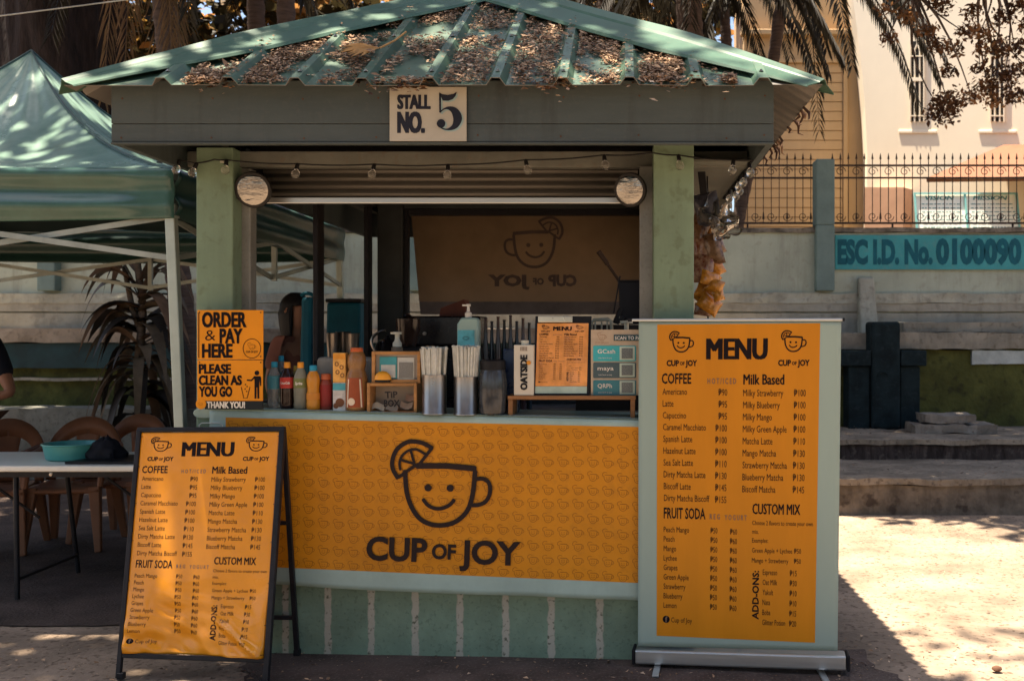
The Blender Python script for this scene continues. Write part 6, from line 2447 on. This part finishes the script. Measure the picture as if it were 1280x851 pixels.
for i in range(4):
    a, b = cs[i], cs[(i + 1) % 4]
    mb = MB()
    zt1, zb1 = 2.03, 1.80
    m_ = a.lerp(b, .5)
    q1, q3 = a.lerp(b, .25), a.lerp(b, .75)
    off = Vector((0, 0, 0))
    d = (b - a).normalized()
    n_ = Vector((d.y, -d.x, 0)) * .014
    for s, e, o in ((a + Vector((0, 0, zt1)), m_ + Vector((0, 0, zb1)), n_), (a + Vector((0, 0, zb1 + .02)), m_ + Vector((0, 0, zt1)), -n_), (m_ + Vector((0, 0, zb1)), b + Vector((0, 0, zt1)), n_), (m_ + Vector((0, 0, zt1)), b + Vector((0, 0, zb1 + .02)), -n_)):
        mb.bar(s + o, e + o, .014, .028)
    mb.bar(m_ + Vector((0, 0, zb1 - .02)), m_ + Vector((0, 0, zt1 + .03)), .03)
    mb.build('truss', mat('truss_tube', (.33, .36, .32), .4, metal=.4), tn)
mb = MB()
for c in cs:
    mb.bar(c + Vector((0, 0, 2.05)), (TCX, TCY, 2.75), .02, .03)
mb.bar((TCX, TCY, 2.6), (TCX, TCY, ZP - .02), .03)
mb.build('roof_strut', mat('strut_tube', (.30, .33, .30), .4, metal=.4), tn)

# white folding table
TBX0, TBX1, TBY0, TBY1 = -4.6, -2.52, 5.34, 5.98
tb = thing('folding_table', 'white folding table with black legs under the tent', 'table', (-3.5, 5.66, 0))
TWH = mat('table_plastic', (.84, .80, .68), .4, var=.05, vs=4, bump=.05, bs=80)
mb = MB()
mb.box(TBX0, TBX1, TBY0, TBY1, .700, .733)
mb.build('table_top', TWH, tb, bevel=.009)
for x in (XX(17, 5.4), -4.3, -2.62):
    mb = MB()
    x2 = x + (.045 if x > -4 and x < -3 else 0)
    mb.tube([(x, TBY0 + .08, .69), (x2, TBY0 + .02, .012)], .0135, 10)
    mb.tube([(x, TBY1 - .08, .69), (x2, TBY1 - .02, .012)], .0135, 10)
    mb.tube([(x2, TBY0 + .035, .12), (x2, TBY1 - .035, .12)], .010, 8)
    mb.tube([(x, TBY0 + .06, .67), (x, TBY1 - .06, .67)], .012, 8)
    mb.tube([(x - .32, TBY0 + .2, .685), (x, TBY0 + .3, .40)], .008, 8)
    mb.build('leg', BLACK_METAL, tb, smooth=True)
mb = MB()
mb.box(TBX0 + .05, TBX1 - .05, TBY0 + .05, TBY0 + .075, .665, .699)
mb.box(TBX0 + .05, TBX1 - .05, TBY1 - .075, TBY1 - .05, .665, .699)
mb.build('under_rail', BLACK_METAL, tb)
mb = MB()
mb.lathe([(.011, 0), (.009, .005), (0, .006)], (XX(62.5, 5.33), TBY0 - .0005, ZZ(593, 5.33)), 10, M=Matrix.Rotation(R(90), 3, 'X'))
mb.build('rivet', STEEL, tb)
# teal basin
c = Vector((XX(88, 5.6), 5.62, .734))
mb = MB()
mb.lathe([(.125, 0), (.136, .008), (.152, .082), (.160, .086), (.159, .092), (.150, .090), (.124, .014), (0, .010)], c, 40, sy=.92)
tag(mb.build('basin', mat('teal_plastic', (.065, .29, .27), .32, var=.06), smooth=True), 'round teal plastic basin on the white table', 'basin')
# black tray with a crumpled black pouch
mb = MB()
x0, x1 = XX(100, 5.5), -2.56
mb.hexa([(x0 - .03, 5.40, .7345), (x1, 5.40, .7345), (x1, 5.72, .7345), (x0 + .05, 5.72, .7345), (x0 - .03, 5.40, .748), (x1, 5.40, .748), (x1, 5.72, .748), (x0 + .05, 5.72, .748)])
tag(mb.build('tray', BLACK_PLASTIC, bevel=.003), 'flat black tray at the near end of the white table', 'tray')
mb = MB()


def pouch(u, v):
    a, b = u * 6.2832, v
    r = (.10 * (1 - b ** 2.2) + .012) * (1 + .25 * noise.noise(Vector((math.cos(a) * 2, math.sin(a) * 2, b * 3))))
    return (XX(134, 5.62) + r * math.cos(a), 5.60 + r * .7 * math.sin(a), .7485 + .115 * b + .02 * noise.noise(Vector((math.cos(a) * 3, b * 4, 1))) * b)


mb.grid(pouch, 30, 12)
tag(mb.build('pouch', mat('black_cloth', (.012, .013, .018), .7), smooth=True), 'crumpled black pouch lying on the black tray', 'pouch')

# brown plastic chairs
CH_M = mat('chair_plastic', (.235, .105, .055), .42, var=.12, vs=5)


def chair(label, x, y, rz, s=1.):
    t = thing('plastic_chair', label, 'chair', (x, y, .002), 'brown plastic chairs round the white table', rz)
    # local: front is -y
    mb = MB()

    def seat(u, v):
        a, b = u * 2 - 1, v * 2 - 1
        return Vector((a * (.225 - .02 * v), b * .21, .43 - .018 * (1 - a * a) * (1 - b * b) - .025 * max(0, -b - .7) / .3))
    mb.grid(seat, 16, 14)
    mb.build('seat', CH_M, t, local=True, smooth=True, solid=(.022, -1))
    bow = lambda x, z: .20 + .06 * (z - .43) / .4 - .05 * (x / .24) ** 2
    mb = MB()
    n = 18
    vs, fs = [], []
    for i in range(n + 1):
        a = math.pi * i / n
        ox, oz = .245 * math.cos(a), .60 + .255 * math.sin(a)
        ix, iz = .175 * math.cos(a), .60 + .135 * math.sin(a)
        for px_, pz_ in ((ox, oz), (ix, iz)):
            vs.append((px_, bow(px_, pz_), pz_))
    for i in range(n):
        fs.append((2 * i, 2 * i + 1, 2 * i + 3, 2 * i + 2))
    mb.add(vs, fs)
    for s_ in (-1, 1):
        mb.grid(lambda u, v: (s_ * (.185 + .06 * u), bow(s_ * (.185 + .06 * u), .43 + .17 * v), .43 + .17 * v), 3, 5, s_ < 0)
    mb.grid(lambda u, v: ((u * 2 - 1) * (.055 + .045 * abs(v - .4)), bow((u * 2 - 1) * .06, .43 + .34 * v), .43 + .34 * v), 5, 8)
    mb.build('backrest', CH_M, t, local=True, smooth=True, solid=(.016, 0))
    for sx_, sy_ in ((-1, -1), (1, -1), (-1, 1), (1, 1)):
        mb = MB()
        mb.bar((sx_ * .195, sy_ * .175, .425), (sx_ * .235, sy_ * (.225 if sy_ < 0 else .27), .0), .075, .055, up=(0, 1, 0), w2=.042, h2=.035)
        mb.build('leg', CH_M, t, local=True, bevel=.008)
    for s_ in (-1, 1):
        mb = MB()
        mb.tube([(s_ * .235, .17, .66), (s_ * .265, .05, .655), (s_ * .265, -.14, .64), (s_ * .25, -.19, .58), (s_ * .235, -.2, .43)], [.022, .026, .026, .022, .02], 8)
        mb.build('armrest', CH_M, t, local=True, smooth=True)
    return t


chair('brown plastic chair with arched back directly behind the teal basin', XX(93, 6.75), 6.75, R(8))
chair('brown plastic chair with arched back behind the black tray', XX(152, 7.0), 7.0, R(-6))
chair('brown plastic chair mostly cut off by the left edge', XX(-18, 6.5), 6.6, R(14))


# ------------------------------------------------------------------ people
def skin_body(name, joints, edges, mat_, parent, root=None, sub=2):
    names = list(joints)
    org = ORG[parent.name]
    me = bpy.data.meshes.new(name)
    bm = bmesh.new()
    sk = bm.verts.layers.skin.verify()
    vv = {}
    for i, k in enumerate(names):
        p, r = joints[k]
        v = bm.verts.new(Vector(p) - org)
        rr_ = r if isinstance(r, tuple) else (r, r)
        v[sk].radius = rr_
        v[sk].use_root = (k == (root or names[0]))
        vv[k] = v
    for a, b in edges:
        bm.edges.new((vv[a], vv[b]))
    bm.to_mesh(me)
    bm.free()
    me.materials.append(mat_)
    o = bpy.data.objects.new(name, me)
    COL.objects.link(o)
    o.parent = parent
    ORG[o.name] = org
    md = o.modifiers.new('skin', 'SKIN')
    md.use_smooth_shade = True
    sb = o.modifiers.new('sub', 'SUBSURF')
    sb.levels = sb.render_levels = sub
    return o


SKIN = mat('skin_brown', (.27, .135, .085), .5, var=.08)
HAIR = mat('hair_black', (.012, .010, .010), .5, var=.3, vs=60, stretch=(1, 1, .1))


def person(label, x, y, face, shirt, trousers, height=1.66, hair_long=True, arm_l=None, arm_r=None, lean=(0, 0)):
    """standing figure; face: unit xy heading. arm_*: (elbow, wrist, fingers) offsets in the figure's own frame (right, forward, z)"""
    t = thing('person', label, 'person', (x, y, 0))
    k = height / 1.66
    f = Vector((face[0], face[1], 0)).normalized()
    r = Vector((f.y, -f.x, 0))
    o = Vector((x, y, 0))

    def L(a, b, c):
        return o + r * a * k + f * (b + lean[1] * c) * k + r * lean[0] * c * k + Vector((0, 0, c * k))
    J = {'pelvis': (L(0, 0, .90), (.135, .10)), 'belly': (L(0, .01, 1.03), (.115, .09)), 'chest': (L(0, .0, 1.23), (.135, .095)), 'neck0': (L(0, -.01, 1.37), (.055, .05)), 'neck': (L(0, 0, 1.43), (.045, .045)),
         'jaw': (L(0, .02, 1.485), (.055, .062)), 'head': (L(0, .015, 1.56), (.072, .088)), 'crown': (L(0, .0, 1.625), (.05, .065))}
    E = [('pelvis', 'belly'), ('belly', 'chest'), ('chest', 'neck0'), ('neck0', 'neck'), ('neck', 'jaw'), ('jaw', 'head'), ('head', 'crown')]
    arms = {'l': arm_l or ((-.24, -.02, 1.08), (-.25, .08, .86), (-.25, .11, .78)), 'r': arm_r or ((.24, -.02, 1.08), (.25, .08, .86), (.25, .11, .78))}
    for s, sg in (('l', -1), ('r', 1)):
        el, wr, fi = arms[s]
        J['sh' + s] = (L(sg * .165, 0, 1.34), .055)
        J['el' + s] = (L(*el), .038)
        J['wr' + s] = (L(*wr), (.026, .022))
        J['pa' + s] = (L(*fi), (.034, .018))
        E += [('chest', 'sh' + s), ('sh' + s, 'el' + s), ('el' + s, 'wr' + s), ('wr' + s, 'pa' + s)]
        d = (L(*fi) - L(*wr)).normalized()
        for q, ln in ((-1.2, .060), (-.4, .072), (.4, .068), (1.2, .055)):
            a = L(*fi) + r * q * .016 * k + d * .03
            J['fa%s%s' % (s, q)] = (a, .010)
            J['fb%s%s' % (s, q)] = (a + d * ln * .5 + f * .006, .008)
            J['fc%s%s' % (s, q)] = (a + d * ln + f * .02, .0065)
            E += [('pa' + s, 'fa%s%s' % (s, q)), ('fa%s%s' % (s, q), 'fb%s%s' % (s, q)), ('fb%s%s' % (s, q), 'fc%s%s' % (s, q))]
        a = L(*wr).lerp(L(*fi), .5) + f * .03 - r * sg * .008
        J['ta' + s] = (a, .011)
        J['tb' + s] = (a + f * .022 + d * .03, .009)
        E += [('wr' + s, 'ta' + s), ('ta' + s, 'tb' + s)]
        J['hip' + s] = (L(sg * .09, 0, .84), .09)
        J['kn' + s] = (L(sg * .10, .01, .46), .055)
        J['an' + s] = (L(sg * .10, -.02, .085), .038)
        J['to' + s] = (L(sg * .11, .12, .035), (.04, .028))
        E += [('pelvis', 'hip' + s), ('hip' + s, 'kn' + s), ('kn' + s, 'an' + s), ('an' + s, 'to' + s)]
    skin_body('body', J, E, SKIN, t)
    # clothes follow the body, a little wider
    C_ = {'a': (L(0, 0, .86), (.155, .115)), 'b': (L(0, .01, 1.03), (.145, .11)), 'c': (L(0, 0, 1.22), (.155, .118)), 'd': (L(0, -.008, 1.35), (.09, .075))}
    CE = [('a', 'b'), ('b', 'c'), ('c', 'd')]
    for s, sg in (('l', -1), ('r', 1)):
        el = arms[s][0]
        sh = L(sg * .165, 0, 1.335)
        C_['s' + s] = (sh, .072)
        C_['e' + s] = (sh.lerp(L(*el), .72), .062)
        CE += [('c', 's' + s), ('s' + s, 'e' + s)]
    skin_body('shirt', C_, CE, shirt, t)
    Tj = {'a': (L(0, 0, .93), (.145, .11))}
    TE = []
    for s, sg in (('l', -1), ('r', 1)):
        Tj['h' + s] = (L(sg * .09, 0, .82), .105)
        Tj['k' + s] = (L(sg * .10, .01, .46), .075)
        Tj['n' + s] = (L(sg * .10, -.02, .12), .062)
        TE += [('a', 'h' + s), ('h' + s, 'k' + s), ('k' + s, 'n' + s)]
    skin_body('trousers', Tj, TE, trousers, t)
    # hair, face
    hd = L(0, .005, 1.575)
    mb = MB()

    def hair(u, v):
        a = 2 * math.pi * u
        b = math.pi * .5 * (1 - v * (1.75 if hair_long else 1.15))
        front = max(0, math.cos(a))
        if front > .3 and v > .5:
            b = max(b, .15)
        q = (r * math.sin(a) * .088 + f * (math.cos(a) * .105 - .008)) * max(.35, math.cos(max(-.9, b)))
        z = .108 * math.sin(max(-1.2, b))
        if v > .6 and front <= .3 and hair_long:
            z -= (v - .6) * .62
            q *= 1.05 + .1 * v
        return hd + (q + Vector((0, 0, z))) * k * .94
    mb.grid(hair, 36, 24)
    mb.build('hair', HAIR, t, smooth=True, solid=(.008, 0))
    mb = MB()
    for sg in (-1, 1):
        mb.lathe([(0, -.009), (.008, -.005), (.011, 0), (.008, .005), (0, .009)], L(sg * .032, .088, 1.555), 10)
    mb.build('eye', mat('eye_dark', (.02, .015, .012), .3), t, smooth=True)
    mb = MB()
    mb.tube([L(0, .092, 1.56), L(0, .108, 1.525), L(0, .095, 1.515)], [.008, .014, .008], 8)
    for sg in (-1, 1):
        mb.tube([L(sg * .078, .0, 1.575), L(sg * .086, -.01, 1.55), L(sg * .078, 0, 1.52)], [.008, .014, .007], 8)
    mb.build('nose_and_ears', SKIN, t, smooth=True)
    mb = MB()
    mb.tube([L(-.024, .080, 1.487), L(0, .090, 1.485), L(.024, .080, 1.487)], [.003, .006, .003], 6)
    mb.build('lips', mat('lip', (.25, .08, .06), .5), t, smooth=True)
    return t


person('person in a dusky pink shirt with long black hair outside the side window', XX(366, 6.7), 6.75, (.95, -.3), mat('pink_shirt', (.20, .082, .058), .8, var=.15, vs=9), mat('dark_jeans', (.03, .035, .05), .8), 1.70, True)
person('person in a black T-shirt with one bent brown arm at the left edge', XX(-37, 6.5), 6.5, (-.25, -.97), mat('black_shirt', (.010, .011, .018), .8, var=.2, vs=9), mat('brown_trousers', (.10, .055, .035), .8), 1.72, False,
       arm_l=((-.36, .04, 1.02), (-.16, .16, .98), (-.07, .19, .97)), arm_r=((.26, .02, 1.06), (.14, .2, .98), (.05, .22, .98)))

# dark blue tall bags on stools outside the side window
BLUEB = mat('dark_blue_fabric', (.006, .085, .125), .6, var=.12, vs=8, bump=.1, bs=40)
for (x0, x1, ya, yb, ytop, lab, band) in ((372, 399.5, 6.25, 6.5, 371, 'dark blue tall bag with a loop handle standing left of the mullion', 0), (405, 450, 7.75, 8.0, 373, 'wider dark blue bag with black top edge right of the mullion', 1)):
    xa_, xb_ = XX(x0, ya), XX(x1 + (0 if band else 12), ya)
    if not band:
        xb_ = min(xb_, -1.965)
    zt_ = ZZ(ytop, ya)
    t = thing('tall_bag', lab, 'bag', ((xa_ + xb_) / 2, (ya + yb) / 2, .76), 'dark blue bags outside the side window')
    mb = MB()
    mb.hexa([(xa_, ya, .762), (xb_, ya, .762), (xb_, yb, .762), (xa_, yb, .762), (xa_ + .01, ya + .03, zt_ - (.03 if band else 0)), (xb_ - .005, ya + .03, zt_ - (.03 if band else 0)), (xb_ - .005, yb - .03, zt_ - (.03 if band else 0)), (xa_ + .01, yb - .03, zt_ - (.03 if band else 0))])
    mb.build('bag_body', BLUEB, t, bevel=.02)
    if band:
        mb = MB()
        mb.box(xa_ + .004, xb_ + .002, ya + .02, yb - .02, zt_ - .0295, zt_)
        mb.build('bag_rim', BLACK_PLASTIC, t, bevel=.006)
    else:
        mb = MB()
        cx_ = xb_ - .02
        mb.tube([(cx_ - .03 + .055 * math.cos(a), ya + .08, zt_ - .03 + .055 * math.sin(a)) for a in [-.9 + .25 * i for i in range(14)]], .012, 8)
        mb.build('handle', BLUEB, t, smooth=True)
    s = thing('stool', ('black stool under the dark blue bag with the loop handle', 'black stool under the wider dark blue bag')[band], 'stool', ((xa_ + xb_) / 2, (ya + yb) / 2, 0), 'black stools outside the stall')
    mb = MB()
    mb.box(xa_ - .02, min(xb_ + .02, -1.952), ya - .01, yb + .01, .72, .758)
    mb.build('seat', BLACK_PLASTIC, s, bevel=.006)
    for q in ((xa_, ya), (xb_ - .02, ya), (xa_, yb), (xb_ - .02, yb)):
        mb = MB()
        mb.bar((q[0], q[1], .719), (q[0], q[1], .01), .028)
        mb.build('leg', BLACK_PLASTIC, s)

# dracaena with drooping straps before the wall
dr = thing('dracaena_plant', 'drooping dark dracaena plant by the plaster wall under the tent', 'plant', (XX(172, 9.3), 9.35, 0))
rr = random.Random(12)
mb = MB()
bx, by = XX(172, 9.3), 9.35
stem = [Vector((bx + .02 * math.sin(i * .9), by + .02 * math.cos(i * 1.3), .0 + 2.15 * i / 12)) for i in range(13)]
mb.tube(stem, [.055 - .025 * i / 12 for i in range(13)], 9)
mb.tube([stem[8], stem[9] + Vector((-.1, 0, .06)), stem[11] + Vector((-.14, 0, .1))], [.03, .028, .024], 8)
mb.build('stem', mat('stem_brown', (.10, .07, .045), .9, var=.3, vs=10, stretch=(1, 1, 5), bump=.4), dr, smooth=True)
LF = [mat('strap_leaf', (.105, .078, .048), .45, var=.35, vs=6, translucent=.25), mat('strap_leaf_dry', (.14, .085, .05), .6, var=.35, vs=6, translucent=.25), mat('strap_leaf_dark', (.026, .021, .016), .5, var=.3, vs=6, translucent=.15)]
for li in range(3):
    mb = MB()
    for i in range((30, 22, 30)[li]):
        h = rr.uniform(.5, 1.75) if li == 2 else rr.uniform(.9, 2.0)
        az = rr.uniform(0, 6.283)
        p = Vector((bx, by, h))
        hd_ = Vector((math.cos(az), math.sin(az) * .7, 0))
        L_ = rr.uniform(.55, .95)
        rise = rr.uniform(.05, .32) * (1.5 if h > 1.7 else .7)
        if h > 1.3 and li != 2:
            az = rr.choice((0, math.pi)) + rr.gauss(0, .7)
            hd_ = Vector((math.cos(az), math.sin(az) * .7, 0))
        drop = rr.uniform(.7, 1.5) if h < 1.3 else rr.uniform(.25, .75)
        w = rr.uniform(.04, .08)
        sd = Vector((-hd_.y, hd_.x, 0)).normalized()
        tw = rr.uniform(-.6, .6)
        vs, fs = [], []
        n = 10
        for j in range(n + 1):
            t_ = j / n
            q = p + hd_ * L_ * (.75 * t_ - .15 * t_ * t_) + Vector((0, 0, rise * math.sin(t_ * 2.2) - drop * L_ * t_ ** 2.3))
            ww = w * (math.sin(math.pi * (.08 + .92 * t_) ** .7)) ** .8
            s2 = (sd * math.cos(tw * t_ * 2) + Vector((0, 0, 1)) * math.sin(tw * t_ * 2))
            vs += [q + s2 * ww, q + Vector((0, 0, -.35 * ww)), q - s2 * ww]
        for j in range(n):
            for m_ in range(2):
                a = j * 3 + m_
                fs.append((a, a + 1, a + 4, a + 3))
        mb.add(vs, fs)
    mb.build('leaves', LF[li], dr, smooth=True, recalc=False)
    dr.children[-1]['label'] = ['olive strap leaves', 'dry brownish strap leaves', 'dark hanging strap leaves'][li]

# ------------------------------------------------------------------ leaf litter on the ground
mb = MB()
rr = random.Random(31)
for i in range(3600):
    if rr.random() < .65:
        x, y = rr.uniform(.8, 5.0), 3.9 + 3.9 * rr.random() ** 1.5
    else:
        x, y = rr.uniform(-4, 1.2), rr.uniform(3.9, 4.6)
    s = rr.choice((.006, .008, .010, .014, .018, .026)) * rr.uniform(.7, 1.2)
    bit(mb, Vector((x, y, ground_h(x, y) + .004)), Vector((0, 0, 1)), rr, s)
for i in range(260):
    x, y = rr.uniform(.9, 4), rr.choice((rr.uniform(7.95, 9.0), rr.uniform(9.3, 10.2)))
    bit(mb, Vector((x, y, (.31 if y < 9.1 else .49))), Vector((0, 0, 1)), rr, rr.uniform(.015, .04))
tag(mb.build('ground_litter', LIT, recalc=False), 'small dry leaves and twigs scattered over the ground', 'leaf litter', kind='stuff')
mb = MB()
c = P(1246, 837, 4.27)
mb.lathe([(.012, -.004), (.022, .003), (.020, .012), (.010, .018), (0, .019)], Vector((c.x, c.y, .002)), 12, sy=.7)
mb.v = [v + noise.noise_vector(v * 60) * .003 for v in mb.v]
tag(mb.build('pebble', mat('brown_pebble', (.12, .06, .035), .8), smooth=True), 'small brown pebble on the sunlit ground', 'pebble')
